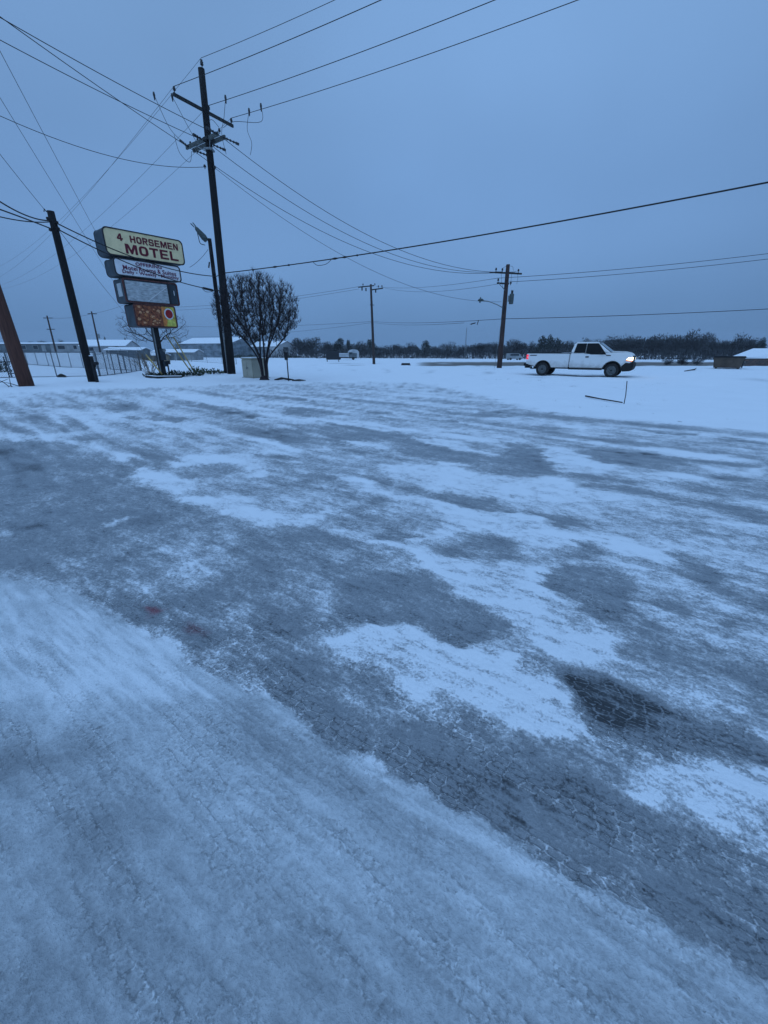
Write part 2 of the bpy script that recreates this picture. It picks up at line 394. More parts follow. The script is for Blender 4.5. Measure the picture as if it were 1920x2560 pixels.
 ('s', 0.355, 0.042, [(2.96,3.59),(3.21,3.35),(3.05,3.29),(2.94,3.45)]),
 ('s', 0.335, 0.066, [(3.32,4.57),(4.27,4.03),(3.94,3.66),(3.55,3.94),(3.34,4.21)]),
 ('s', 0.355, 0.04, [(1.38,1.97),(1.5,2.01),(1.63,1.93),(1.91,2.01),(1.9,1.93),(1.63,1.8),(1.28,1.8)]),
 ('s', 0.255, 0.03, [(2.09,2.19),(2.22,2.19),(2.14,2.08),(2.04,2.05)]),
 ('s', 0.355, 0.044, [(2.43,2.36),(2.81,2.44),(2.53,2.13),(2.42,2.29)]),
 ('s', 0.355, 0.027, [(1.56,2.19),(1.73,2.08),(1.75,2),(1.65,2.02)]),
 ('s', 0.48, 0.033, [(-0.31,1.76),(-0.11,1.76),(0.13,1.56),(0.09,1.48),(-0.1,1.52),(-0.24,1.63)]),
 ('s', 0.27, 0.022, [(-0.34,1.56),(-0.14,1.51),(-0.09,1.29),(-0.15,1.27),(-0.26,1.34),(-0.38,1.45)]),
 ('s', 0.27, 0.021, [(0.02,1.39),(0.19,1.41),(0.23,1.26),(0.17,1.19),(0.05,1.28)]),
 ('s', 0.21, 0.019, [(0.31,1.1),(0.52,1.16),(0.48,0.94),(0.37,1.01)]),
 ('s', 0.95, 0.029, [(-0.09,1.86),(0.74,1.86),(0.59,1.37),(0.5,1.5),(0.32,1.59),(0.17,1.58),(0.02,1.73)]),
 ('s', 0.84, 0.014, [(-0.18,1.24),(-0.07,1.25),(0.04,1.15),(0.16,1.08),(0.32,1),(0.44,0.94),(0.37,0.96),(0.21,1.01),(0.04,1.09),(-0.12,1.18)]),
 ('s', 0.82, 0.018, [(-0.67,1.64),(-0.53,1.51),(-0.38,1.41),(-0.3,1.35),(-0.44,1.4),(-0.63,1.51)]),
 ('s', 0.6, 0.036, [(1.16,1.76),(1.3,1.61),(1.45,1.58),(1.53,1.48),(1.86,1.4),(1.98,1.53),(1.67,1.63),(1.41,1.71),(1.31,1.83)]),
 ('s', 0.37, 0.034, [(1.58,1.86),(2.2,1.77),(2.01,1.57),(1.71,1.67),(1.56,1.76)]),
 ('s', 0.97, 0.021, [(0.66,1.71),(0.88,1.7),(0.94,1.61),(0.9,1.44),(0.93,1.34),(0.77,1.32),(0.56,1.36)]),
 ('s', 0.19, 0.02, [(0.99,1.74),(1.13,1.7),(1.28,1.58),(1.42,1.48),(1.73,1.26),(1.62,1.14),(1.48,1.24),(1.32,1.24),(1.19,1.24),(1.06,1.36),(0.95,1.36),(0.98,1.56)]),
 ('s', 0, 0.021, [(1,1.71),(1.12,1.68),(1.29,1.57),(1.33,1.51),(1.19,1.39),(1.08,1.41),(1,1.44),(0.99,1.57)]),
 ('s', 0.9, 0.028, [(1.09,1.23),(1.29,1.19),(1.63,1.15),(1.41,0.91),(1.22,0.91),(1.17,0.99),(1.13,1.07),(1.02,1.07),(0.92,1.1),(1.02,1.16)]),
 ('s', 0.27, 0.018, [(0.53,1.26),(0.7,1.26),(0.69,1.19),(0.58,1.17),(0.51,1.19)]),
 ('s', 0.29, 0.02, [(0.58,1.07),(0.7,1.07),(0.71,1.01),(0.63,0.97),(0.58,1.01)]),
 ('s', 0.25, 0.02, [(0.86,0.86),(0.99,0.83),(1.14,0.69),(1.19,0.64),(1.14,0.58),(0.94,0.66),(0.82,0.74),(0.83,0.8)]),
 ('s', 0.47, 0.019, [(0.7,0.83),(0.88,0.9),(0.79,0.74),(0.71,0.76)]),
 ('s', 0.78, 0.015, [(0,1.14),(0.26,1.04),(0.41,0.94),(0.54,0.85),(0.67,0.79),(0.81,0.72),(0.9,0.65),(1.04,0.57),(1.01,0.54),(0.84,0.61),(0.7,0.7),(0.52,0.78),(0.32,0.9),(0,1.07)]),
 ('s', 0.315, 0.057, [(-1.67,1.19),(-1.35,1.27),(-1.27,1.23),(-1.43,1.13),(-1.57,1.07)]),
 ('s', 0.455, 0.055, [(-1.17,1.02),(-0.94,1.07),(-0.89,0.92),(-1.01,0.89)]),
 ('s', 0.475, 0.091, [(-1.28,0.69),(-0.9,0.74),(-0.7,0.77),(-0.56,0.61),(-0.65,0.45),(-1.05,0.45)]),
 ('s', 0.55, 0.062, [(-0.73,0.83),(-0.29,0.9),(0,0.66),(0,0.49),(-0.44,0.49)]),
 ('s', 0.84, 0.116, [(-2.04,1.88),(-1.3,1.96),(-0.94,1.69),(-1.17,1.49),(-1.48,1.45),(-1.79,1.56)]),
 ('s', 0.82, 0.103, [(-3.06,2.69),(-2.27,2.47),(-1.52,2.04),(-0.81,1.63),(-0.83,1.45),(-1.38,1.68),(-1.8,1.74),(-2.3,1.86)]),
 ('s', 0.74, 0.08, [(-1.14,1.43),(-0.52,1.23),(-0.09,0.99),(0.05,0.71),(-0.33,0.76),(-0.78,1.07)]),
 ('s', 0.72, 0.064, [(-0.09,0.95),(0.43,0.78),(0.71,0.6),(0.55,0.5),(0.27,0.62)]),
 ('s', 0.5, 0.054, [(-0.78,1.52),(-0.27,1.27),(-0.16,1.13),(-0.54,1.23)]),
 ('t', 1, 0.027, [(-2.13,2.69),(-0.67,2.24),(0.26,2.24),(0.65,1.93),(0.99,1.71),(1.68,1.31),(1.79,1.19),(1.11,0.5),(0.45,0.5),(-0.31,0.71),(-1.28,1.23),(-2,1.68)]),
 ('t', 1, 0.028, [(1.17,2.8),(1.37,2.85),(1.46,2.52),(1.5,2.19),(1.39,2.16),(1.29,2.29),(1.18,2.54)]),
]

LOT = [(-70, -6), (-40, 6), (-15.2, 16.9), (-10.5, 20.1), (-6, 22.2), (-1.3, 23.6), (1.4, 22.8), (2.7, 20.9), (3.5, 17.4), (4.04, 14.8),
       (4.35, 12.6), (4.8, 11.0), (6.6, 9.75), (7.9, 8.5), (13, 4.6), (22, -1), (22, -40), (-70, -40)]
ROAD_C = Vector((12.4, 28.35)); ROAD_D = Vector((0.829, -0.559))

def build_ground():
    # rings: dense where the lot is close, coarse towards the horizon
    th = R(21.393); S_, C_ = math.sin(th), math.cos(th)
    rr = [0.03, 0.15, 0.25]
    for k in range(600):
        ypx = 2720 - (2720 - 902) * k / 599
        vv = (1280 - ypx) / 1030
        dz = -S_ + vv * C_; dy = C_ + vv * S_
        if dz < -1e-4: rr.append(1.6 * dy / -dz)
    rr += list(np.geomspace(rr[-1] * 1.03, 640, 34))
    rr = np.array(rr)
    dense = np.linspace(-67, 67, 790)
    coarse = np.linspace(67, 293, 46)[1:-1]
    az = np.radians(np.concatenate([dense, coarse]))
    nc, nr = len(az), len(rr)
    X = (rr[:, None] * np.sin(az)[None, :]).ravel()
    Y = (rr[:, None] * np.cos(az)[None, :]).ravel()
    D = np.hypot(X, Y)
    # ---- warped coordinates for natural outlines
    wamp = 0.03 + 0.022 * np.minimum(D, 20)
    wx = X + wamp * (fbm(X * 2.2, Y * 2.2, 11, 3) + 0.6 * perlin(X * 9, Y * 9, 15) * np.clip(1.5 / np.maximum(D, .3), 0, 1))
    wy = Y + wamp * (fbm(X * 2.2, Y * 2.2, 21, 3) + 0.6 * perlin(X * 9, Y * 9, 25) * np.clip(1.5 / np.maximum(D, .3), 0, 1))
    a0 = R(-38); U0 = X * math.cos(a0) + Y * math.sin(a0); V0 = -X * math.sin(a0) + Y * math.cos(a0)
    fe = fbm(U0 * .9, V0 * 7.0, 13, 3, .7) * np.clip(D - .9, 0, 6) * .075 + fbm(U0 * .35, V0 * 2.2, 17, 2) * np.clip(D - 4, 0, 8) * .07
    wx = wx + fe * math.cos(a0); wy = wy + fe * math.sin(a0)
    sel = np.where((Y > 0.2) & (D < 32))[0]
    px, py = wx[sel], wy[sel]
    f = {'s': np.full(len(sel), 0.56), 'p': np.zeros(len(sel)), 't': np.zeros(len(sel)), 'r': np.zeros(len(sel))}
    for kind, val, soft, poly in PATCHES:
        P = np.array(poly)
        lo = P.min(0) - 4 * soft; hi = P.max(0) + 4 * soft
        k = np.where((px > lo[0]) & (px < hi[0]) & (py > lo[1]) & (py < hi[1]))[0]
        if len(k) == 0: continue
        soft2 = soft * (1.0 if kind != 's' else 2.1)
        m = sstep(-soft2, soft2, poly_sd(px[k], py[k], poly))
        f[kind][k] = f[kind][k] * (1 - m) + val * m
    snow = np.full(len(X), 0.56); snow[sel] = f['s']
    packed = np.zeros(len(X)); packed[sel] = f['p']
    tread = np.zeros(len(X)); tread[sel] = f['t']
    red = np.zeros(len(X)); red[sel] = f['r']
    # ---- wind streaks and wheel streaks
    a = R(-44)
    U = X * math.cos(a) + Y * math.sin(a); V = -X * math.sin(a) + Y * math.cos(a)
    V = V + 0.25 * perlin(U * .3, V * .3, 55)
    far = sstep(4.5, 8, D)
    streak = fbm(U * 0.16, V * 2.1, 31, 4, .65)
    snow = snow + .07 * sstep(8, 13, D)
    iso = fbm(X * 1.5, Y * 1.5, 41, 4)
    b = R(-34)
    U2 = X * math.cos(b) + Y * math.sin(b); V2 = -X * math.sin(b) + Y * math.cos(b)
    near_streak = fbm(U2 * 2.6, V2 * 17.0, 35, 4) * (1 - sstep(2.6, 5, D))
    calm = sstep(0.12, 0.4, snow) * (1 - 0.65 * packed)
    iso2 = fbm(X * 5.5, Y * 5.5, 47, 3) * (1 - sstep(5, 12, D))
    dust = fbm(U2 * 1.1, V2 * 4.5, 37, 4, .65) * sstep(1.6, 3.2, D)
    unp = 1 - .6 * packed
    snow = snow + .045 * (1 - packed) * sstep(1.6, 2.6, D)
    snow = np.clip(snow, .02, .87) + far * streak * 0.62 * (0.5 + 0.5 * calm) + iso * 0.26 * (0.45 + 0.55 * calm) * unp + iso2 * .17 * (.4 + .6 * calm) * unp + near_streak * 0.24 * (0.6 + 0.4 * calm) + dust * .30 * (.55 + .45 * calm)
    # ---- outside the lot the snow is whole
    sd = poly_sd(wx, wy, LOT)
    edge = sd + 0.5 * fbm(U * .5, V * 2.4, 61, 3) * np.clip(D / 12, 0.2, 1.3)
    inlot = sstep(-0.35, 0.45 + 0.0 * D, edge) * (Y > -2) + (Y <= -2) * 1.0
    snow = snow * inlot + 1.05 * (1 - inlot)
    # ---- road: faint ruts under fresh snow
    q = (X - ROAD_C.x) * ROAD_D.y * -1 + (Y - ROAD_C.y) * ROAD_D.x
    along = (X - ROAD_C.x) * ROAD_D.x + (Y - ROAD_C.y) * ROAD_D.y
    onroad = (np.abs(q) < 4.2)
    ruts = sum(np.exp(-((q - k + .15 * perlin(along * .12, along * 0 + k, 71)) / 0.22) ** 2) for k in (-2.7, -0.85, 0.85, 2.7))
    snow = snow - ruts * onroad * 0.62 * (0.55 + 0.45 * fbm(along * .4, q * 2, 75, 2)) * (D > 20)
    # ---- dead grass showing through in the lower field
    r_ = X / np.maximum(Y, 1)
    field = sstep(46, 54, Y) * (1 - sstep(100, 125, Y)) * sstep(0.03, 0.12, r_) * sstep(-0.35, 0.05, fbm(X * .05, Y * .045, 81, 3) + .18)
    field = np.maximum(field, 0.75 * sstep(60, 75, Y) * (1 - sstep(95, 125, Y)) * sstep(-.3, -.1, r_) * (1 - sstep(.05, .14, r_)) * sstep(.0, .35, fbm(X * .06, Y * .09, 85, 3)))
    field = np.maximum(field, 0.55 * sstep(27, 30, Y) * (1 - sstep(60, 80, Y)) * (1 - sstep(-.62, -.5, r_)) * sstep(.12, .4, fbm(X * .5, Y * .22, 91, 3)))
    tuft = sstep(.46, .60, fbm(X * 4.1, Y * 2.3, 95, 3)) * sstep(.05, .3, perlin(X * .35, Y * .35, 97)) * (inlot < .05) * (D < 45) * (1 - onroad) * (r_ > .1)
    field = np.clip(np.maximum(field, tuft * .7), 0, 1)
    # ---- height
    Z = terrain(X, Y)
    sn = np.clip(snow, 0, 1)
    Z = Z + 0.016 * sn * inlot + (1 - inlot) * (0.045 + 0.05 * fbm(X * .35, Y * .35, 101, 3) * np.clip(D / 10, 0, 2) + .022 * fbm(X * 1.9, Y * 1.9, 105, 3)) - ruts * onroad * .02
    dn = np.clip(1 - D / 7, 0, 1)
    Z = Z + dn * (0.006 * fbm(X * 9, Y * 9, 111, 3) + 0.007 * fbm(U2 * 3, V2 * 11, 115, 3) * (0.35 + packed * .65) + 0.006 * sn * fbm(X * 30, Y * 30, 117, 2))
    Z = Z - 0.02 * (1 - inlot) * 0
    # ---- faces, split into lot / road / open snow
    i = np.arange(nr - 1)[:, None]; j = np.arange(nc)[None, :]
    j2 = (j + 1) % nc
    F = np.stack([i * nc + j, i * nc + j2, (i + 1) * nc + j2, (i + 1) * nc + j], -1).reshape(-1, 4)
    cx = X[F].mean(1); cy = Y[F].mean(1)
    lot_f = poly_sd(cx, cy, LOT) > 0
    qf = -(cx - ROAD_C.x) * ROAD_D.y + (cy - ROAD_C.y) * ROAD_D.x
    road_f = (~lot_f) & (np.abs(qf) < 4.2) & (np.hypot(cx, cy) < 400)
    co = np.stack([X, Y, Z], -1)
    for name, msk in (('parking_lot', lot_f), ('road', road_f), ('snowy_ground', ~(lot_f | road_f))):
        ff = F[msk]
        used, inv = np.unique(ff.ravel(), return_inverse=True)
        me = bpy.data.meshes.new(name)
        me.vertices.add(len(used)); me.vertices.foreach_set('co', co[used].astype(np.float32).ravel())
        me.loops.add(len(inv)); me.loops.foreach_set('vertex_index', inv.astype(np.int32))
        me.polygons.add(len(ff))
        me.polygons.foreach_set('loop_start', (np.arange(len(ff)) * 4).astype(np.int32))
        me.polygons.foreach_set('use_smooth', np.ones(len(ff), bool))
        for an, arr in (('snow', snow), ('packed', packed), ('tread', tread), ('red', red), ('field', field)):
            at = me.attributes.new(an, 'FLOAT', 'POINT')
            at.data.foreach_set('value', arr[used].astype(np.float32))
        me.update(calc_edges=True); me.validate()
        me.materials.append(ground_mat())
        o = link(name, me)
        tag(o, {'parking_lot': 'icy parking lot with patchy snow and tyre tracks', 'road': 'snow covered road the pickup drives along',
                'snowy_ground': 'white snow covered ground around the lot and road'}[name], kind='structure')

def ground_mat():
    if 'snow_and_ice' in MATS: return MATS['snow_and_ice']
    m = bpy.data.materials.new('snow_and_ice')
    n, b = nodes_of(m)
    N = n.nodes; Lk = n.links.new
    def attr(name):
        a = N.new('ShaderNodeAttribute'); a.attribute_name = name; return a.outputs['Fac']
    def math_(op, a, b_=None, c_=None, clamp=False):
        x = N.new('ShaderNodeMath'); x.operation = op; x.use_clamp = clamp
        for i, q in enumerate((a, b_, c_)):
            if q is None: continue
            if isinstance(q, (int, float)): x.inputs[i].default_value = q
            else: Lk(q, x.inputs[i])
        return x.outputs[0]
    def rng(x, a, b_, lo=0.0, hi=1.0, sm=True):
        q = N.new('ShaderNodeMapRange'); q.interpolation_type = 'SMOOTHSTEP' if sm else 'LINEAR'
        q.inputs['From Min'].default_value = a; q.inputs['From Max'].default_value = b_
        q.inputs['To Min'].default_value = lo; q.inputs['To Max'].default_value = hi
        Lk(x, q.inputs[0]); return q.outputs[0]
    def mixc(f, a, b_):
        q = N.new('ShaderNodeMix'); q.data_type = 'RGBA'
        if isinstance(f, (int, float)): q.inputs[0].default_value = f
        else: Lk(f, q.inputs[0])
        for i, x in ((6, a), (7, b_)):
            if isinstance(x, tuple): q.inputs[i].default_value = (*x, 1)
            else: Lk(x, q.inputs[i])
        return q.outputs[2]
    geo = N.new('ShaderNodeNewGeometry')
    def noise(scale, detail=4, rough=.6, rot=0, st=(1, 1, 1), dist=0):
        mpn = N.new('ShaderNodeMapping'); mpn.vector_type = 'TEXTURE'; mpn.inputs['Rotation'].default_value = (0, 0, rot); mpn.inputs['Scale'].default_value = st
        Lk(geo.outputs['Position'], mpn.inputs[0])
        z = N.new('ShaderNodeTexNoise'); z.inputs['Scale'].default_value = scale
        z.inputs['Detail'].default_value = detail; z.inputs['Roughness'].default_value = rough; z.inputs['Distortion'].default_value = dist
        Lk(mpn.outputs[0], z.inputs['Vector'])
        return z.outputs['Fac']
    snow, packed, tread, red, field = (attr(k) for k in ('snow', 'packed', 'tread', 'red', 'field'))
    trodden = math_('MULTIPLY', packed, rng(snow, .70, .90, 1.0, .25))
    fine = noise(70, 5, .7)
    speck = noise(150, 3, .6, R(-36), (2.0, 1, 1))
    grit = noise(26, 5, .65, R(-36), (1.7, 1, 1), .3)
    mid = noise(6.5, 4, .6, R(-38), (2.2, 1, 1))
    big = noise(0.9, 3, .5)
    c = lambda x: math_('SUBTRACT', x, .5)
    unp = math_('SUBTRACT', 1.0, math_('MULTIPLY', packed, .62))
    mot = math_('MULTIPLY', math_('ADD', math_('ADD', math_('MULTIPLY', c(fine), 1.25), math_('MULTIPLY', c(grit), 1.05)), math_('MULTIPLY', c(mid), math_('SUBTRACT', .6, math_('MULTIPLY', packed, .4)))), unp)
    # fewer crumbs on clear ice, none on whole snow
    gate = math_('MULTIPLY', rng(snow, .12, .42, .34, 1.0), rng(snow, .88, 1.04, 1.0, .12))
    cov = math_('ADD', snow, math_('MULTIPLY', mot, gate))
    # tyre tread prints
    mpn = N.new('ShaderNodeMapping'); mpn.vector_type = 'TEXTURE'; mpn.inputs['Rotation'].default_value = (0, 0, R(-34)); mpn.inputs['Scale'].default_value = (2.1, 1.0, 1)
    Lk(geo.outputs['Position'], mpn.inputs[0])
    warp = N.new('ShaderNodeVectorMath'); warp.operation = 'ADD'
    wn = N.new('ShaderNodeTexNoise'); wn.inputs['Scale'].default_value = 9; wn.inputs['Detail'].default_value = 2
    Lk(geo.outputs['Position'], wn.inputs['Vector'])
    ws = N.new('ShaderNodeVectorMath'); ws.operation = 'SCALE'; ws.inputs['Scale'].default_value = .03
    Lk(wn.outputs['Color'], ws.inputs[0]); Lk(mpn.outputs[0], warp.inputs[0]); Lk(ws.outputs[0], warp.inputs[1])
    vo = N.new('ShaderNodeTexVoronoi'); vo.voronoi_dimensions = '2D'; vo.feature = 'DISTANCE_TO_EDGE'
    vo.inputs['Scale'].default_value = 33; vo.inputs['Randomness'].default_value = .5
    Lk(warp.outputs[0], vo.inputs['Vector'])
    line = rng(vo.outputs['Distance'], .02, .17, 1.0, 0.0)
    tn = noise(3.0, 4, .65, R(-35), (2.6, .8, 1))
    tmask = math_('MULTIPLY', math_('MULTIPLY', tread, rng(tn, .42, .56)), math_('MULTIPLY', rng(snow, .58, .82, 1.0, 0.0), math_('SUBTRACT', 1.0, math_('MULTIPLY', packed, .85))))
    tl = math_('MULTIPLY', math_('MULTIPLY', line, tmask), rng(fine, .34, .5))
    cov = math_('ADD', cov, math_('MULTIPLY', tl, .21))
    cov = math_('SUBTRACT', cov, math_('MULTIPLY', math_('SUBTRACT', 1.0, line), math_('MULTIPLY', tmask, .05)))
    wv = N.new('ShaderNodeTexWave'); wv.wave_type = 'BANDS'; wv.bands_direction = 'Y'; wv.inputs['Scale'].default_value = 7.5
    wv.inputs['Distortion'].default_value = 1.6; wv.inputs['Detail'].default_value = 2; wv.inputs['Detail Scale'].default_value = 2.5
    Lk(mpn.outputs[0], wv.inputs['Vector'])
    gn = noise(2.1, 3, .6, R(-35), (2.4, .7, 1))
    br = N.new('ShaderNodeTexBrick'); br.inputs['Scale'].default_value = 1.0; br.inputs['Brick Width'].default_value = .075; br.inputs['Row Height'].default_value = .038
    br.inputs['Mortar Size'].default_value = .0075; br.inputs['Mortar Smooth'].default_value = 1.0; br.offset = .5
    br.inputs['Color1'].default_value = (0, 0, 0, 1); br.inputs['Color2'].default_value = (.18, .18, .18, 1); br.inputs['Mortar'].default_value = (1, 1, 1, 1)
    mp2 = N.new('ShaderNodeMapping'); mp2.vector_type = 'TEXTURE'; mp2.inputs['Rotation'].default_value = (0, 0, R(-38))
    ws2 = N.new('ShaderNodeVectorMath'); ws2.operation = 'SCALE'; ws2.inputs['Scale'].default_value = .05
    Lk(wn.outputs['Color'], ws2.inputs[0]); wa2 = N.new('ShaderNodeVectorMath'); wa2.operation = 'ADD'
    Lk(geo.outputs['Position'], mp2.inputs[0]); Lk(mp2.outputs[0], wa2.inputs[0]); Lk(ws2.outputs[0], wa2.inputs[1]); Lk(wa2.outputs[0], br.inputs['Vector'])
    lane = noise(1.0, 3, .55, R(-38), (.9, .16, 1))
    bmask = math_('MULTIPLY', math_('MULTIPLY', packed, rng(lane, .42, .60)), rng(mid, .36, .60, 0.0, .9))
    bl = math_('MULTIPLY', math_('MULTIPLY', br.outputs['Color'], bmask), rng(fine, .30, .56))
    cov = math_('ADD', cov, math_('MULTIPLY', bl, .24))
    cov = math_('SUBTRACT', cov, math_('MULTIPLY', bmask, .085))
    groove = math_('MULTIPLY', math_('MULTIPLY', c(wv.outputs['Fac']), math_('MULTIPLY', tread, rng(gn, .42, .6))), rng(grit, .35, .6))
    cov = math_('ADD', cov, math_('MULTIPLY', groove, .16))
    sf = rng(cov, .17, .87)
    # colours
    ice = mixc(rng(cov, -.05, .24), (.035, .038, .042), mixc(mid, (.20, .215, .235), (.30, .315, .335)))
    ice = mixc(math_('MULTIPLY', red, .8), ice, (.20, .035, .05))
    snowc = mixc(math_('MULTIPLY', trodden, .85), mixc(big, (.78, .80, .83), (.85, .87, .90)), mixc(mid, (.50, .535, .565), (.66, .69, .715)))
    colr = mixc(sf, ice, snowc)
    dk = math_('MULTIPLY', rng(speck, .60, .72), math_('MULTIPLY', packed, rng(grit, .45, .6)))
    colr = mixc(math_('MULTIPLY', dk, .45), colr, (.10, .105, .11))
    grass = mixc(mid, (.055, .045, .036), (.145, .12, .092))
    gf = math_('MULTIPLY', field, rng(math_('ADD', c(noise(1.4, 5, .7)), field), .35, .75))
    colr = mixc(math_('MULTIPLY', gf, .95), colr, grass)
    Lk(colr, b.inputs['Base Color'])
    Lk(rng(sf, 0, .8, .36, .85, False), b.inputs['Roughness'])
    b.inputs['Specular IOR Level'].default_value = .35
    h = math_('ADD', math_('MULTIPLY', sf, 1.0), math_('ADD', math_('MULTIPLY', fine, .35), math_('MULTIPLY', grit, .45)))
    h = math_('ADD', h, math_('MULTIPLY', tl, .7))
    h = math_('ADD', h, math_('MULTIPLY', speck, .45))
    h = math_('ADD', h, math_('MULTIPLY', groove, .3))
    h = math_('ADD', h, math_('MULTIPLY', bl, .38))
    bp = N.new('ShaderNodeBump'); bp.inputs['Strength'].default_value = .95; bp.inputs['Distance'].default_value = .010
    Lk(h, bp.inputs['Height']); Lk(bp.outputs[0], b.inputs['Normal'])
    MATS['snow_and_ice'] = m
    return m

build_ground()

# ------------------------------------------------------------------ shared materials
M_black_wood = mat('creosoted_wood', (.0075, .007, .008), .85, .4, 3, .5, stretch=(6, 6, .4))
M_brown_wood = mat('weathered_brown_wood', (.085, .036, .026), .85, .35, 3, .5, stretch=(6, 6, .4))
M_dark_wood = mat('dark_pole_wood', (.048, .036, .034), .85, .35, 3, .4, stretch=(6, 6, .4))
M_grey_wood = mat('grey_timber', (.085, .095, .092), .85, .35, 7, .4)
M_arm_wood = mat('stained_timber', (.028, .030, .030), .85, .35, 7, .4)
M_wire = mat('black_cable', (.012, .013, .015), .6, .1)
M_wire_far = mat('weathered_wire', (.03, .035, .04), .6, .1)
M_ins = mat('dark_porcelain', (.030, .032, .036), .35, .2)
M_galv = mat('galvanised_steel', (.22, .24, .25), .55, .2, 9, metal=.3)
M_lampgrey = mat('aged_lamp_grey', (.06, .08, .08), .5, .2, 9)
M_snowcap = mat('settled_snow', (.82, .84, .87), .85, .05, 4, .3)
M_black_metal = mat('black_metal', (.011, .011, .013), .55, .2)
M_black_rubber = mat('black_rubber', (.016, .016, .017), .8, .3, 20)

# ------------------------------------------------------------------ utility poles
def insulator(parent, p, h=.24, r=.075, name='insulator', m=None):
    b = MB()
    p = Vector(p)
    b.tube([p, p + Vector((0, 0, h * .4))], r * .3, 6)
    b.tube([p + Vector((0, 0, z * h)) for z in (.35, .45, .55, .65, .8, .92, 1.0)], [r * .5, r, r * .65, r * .95, r * .6, r * .7, r * .25], 8)
    return b.build(name, m or M_ins, parent, smooth=True)

def shaft(parent, top, r0, r1, m, name='shaft', bury=.3):
    b = MB()
    t = Vector(top)
    n = 8
    pts = [t * (k / n) for k in range(n + 1)]
    pts[0] = Vector((0, 0, 0)) - t.normalized() * bury
    b.tube(pts, [r0 + (r1 - r0) * k / n for k in range(n + 1)], 14)
    return b.build(name, m, parent, smooth=True)

def bar(parent, name, a, b_, th, hh, m, bevel=.01):
    a, b_ = Vector(a), Vector(b_)
    d = b_ - a; L = d.length
    M = d.to_track_quat('X', 'Z').to_matrix()
    k = MB(); k.box((a + b_) / 2, (L, th, hh), M=M)
    return k.build(name, m, parent, bevel=bevel, seg=1)

def strain(parent, a, d, L=.75, name='strain_insulator'):
    a = Vector(a); d = Vector(d).normalized()
    b = MB(); rad = []; pts = []
    for k in range(13):
        t = k / 12
        pts.append(a + d * (L * t)); rad.append(.075 if (k % 3 == 1) else .035)
    b.tube(pts, rad, 7)
    return b.build(name, M_ins, parent, smooth=True)

def arc(a, b_, drop, n=14):
    a, b_ = Vector(a), Vector(b_)
    return [a.lerp(b_, k / n) + Vector((0, 0, -4 * drop * (k / n) * (1 - k / n))) for k in range(n + 1)]

def wire(label, a, b_, sag, r=.014, group='overhead lines', n=30, name='power_line', m=None, cat='power line'):
    b = MB(); b.tube(arc(a, b_, sag, n), r, 5)
    o = b.build(name, m or M_wire, smooth=True)
    return tag(o, label, cat, group)

def jumper(parent, pts, r=.013, name='jumper_wire'):
    P_ = [Vector(p) for p in pts]
    out = []
    for i in range(len(P_) - 1):                      # Catmull-Rom
        p0, p1, p2, p3 = P_[max(i - 1, 0)], P_[i], P_[i + 1], P_[min(i + 2, len(P_) - 1)]
        for k in range(6):
            t = k / 6
            out.append(.5 * ((2 * p1) + (p2 - p0) * t + (2 * p0 - 5 * p1 + 4 * p2 - p3) * t * t + (3 * p1 - p0 - 3 * p2 + p3) * t ** 3))
    out.append(P_[-1])
    b = MB(); b.tube(out, r, 5)
    return b.build(name, M_wire, parent, smooth=True)

# --- the tall pole beside the sign
BP = Vector((-10.79, 30.79, 0))
pole = thing('utility_pole', 'tallest black utility pole, two crossarms near its top, behind the round bare tree', 'utility pole', BP)
shaft(pole, (.47, 0, 16.42), .265, .175, M_black_wood)
L_ = lambda p: Vector(p) - BP
uL, uR = L_((-11.62, 29.2, 14.56)), L_((-9.55, 32.65, 14.56))
d = (uR - uL).normalized(); off = Vector((d.y, -d.x, 0)) * .22
arm = bar(pole, 'crossarm', uL + off, uR + off, .12, .15, M_arm_wood)
lL, lR = L_((-12.05, 32.0, 13.23)), L_((-9.42, 30.23, 13.23))
d2 = (lR - lL).normalized(); off2 = Vector((d2.y, -d2.x, 0)) * .23
for s_ in (1, -1):
    tag(bar(pole, 'crossarm', lL + off2 * s_, lR + off2 * s_, .11, .2, M_grey_wood), 'pale grey lower crossarm')
for q, hh in ((uL + off + d * .1, .3), (uR + off - d * .1, .3), (uL + off + d * (uR - uL).length * .57, .3)):
    insulator(pole, q + Vector((0, 0, .07)), hh, .085)
insulator(pole, (.55, -.05, 16.38), .42, .1)
k = MB(); k.tube([(.52, -.05, 16.0), (.55, -.05, 16.42)], .03, 6); k.build('top_pin', M_galv, pole)
for q in (lL + d2 * .15, lL + d2 * .9, lR - d2 * .15):
    insulator(pole, q + Vector((0, 0, .1)), .26, .08)
k = MB()
k.box((.40, -.02, 13.23), (.5, .5, .2), rz=R(-34)); k.build('arm_clamp', M_arm_wood, pole, bevel=.03)
k = MB(); k.box((.37, -.02, 12.75), (.5, .5, .1)); k.build('pole_band', M_galv, pole, bevel=.02)
bar(pole, 'brace', lL + off2 + d2 * .8, Vector((.39, -.1, 12.55)), .03, .05, M_galv, 0)
bar(pole, 'brace', lR + off2 - d2 * .8, Vector((.39, -.1, 12.55)), .03, .05, M_galv, 0)
lc = (lL + lR) / 2
RP_ARM = [Vector((9.9, 41.75, 8.02)), Vector((10.55, 41.9, 8.12)), Vector((11.9, 42.35, 8.2))]
starts = [lL + d2 * .12, lc + Vector((.1, .1, .05)), lR - d2 * .12]
OVER = [Vector((-17.2, 2.0, 13.6)), Vector((-20.4, 10.3, 13.6)), Vector((-19.2, 9.2, 13.6))]
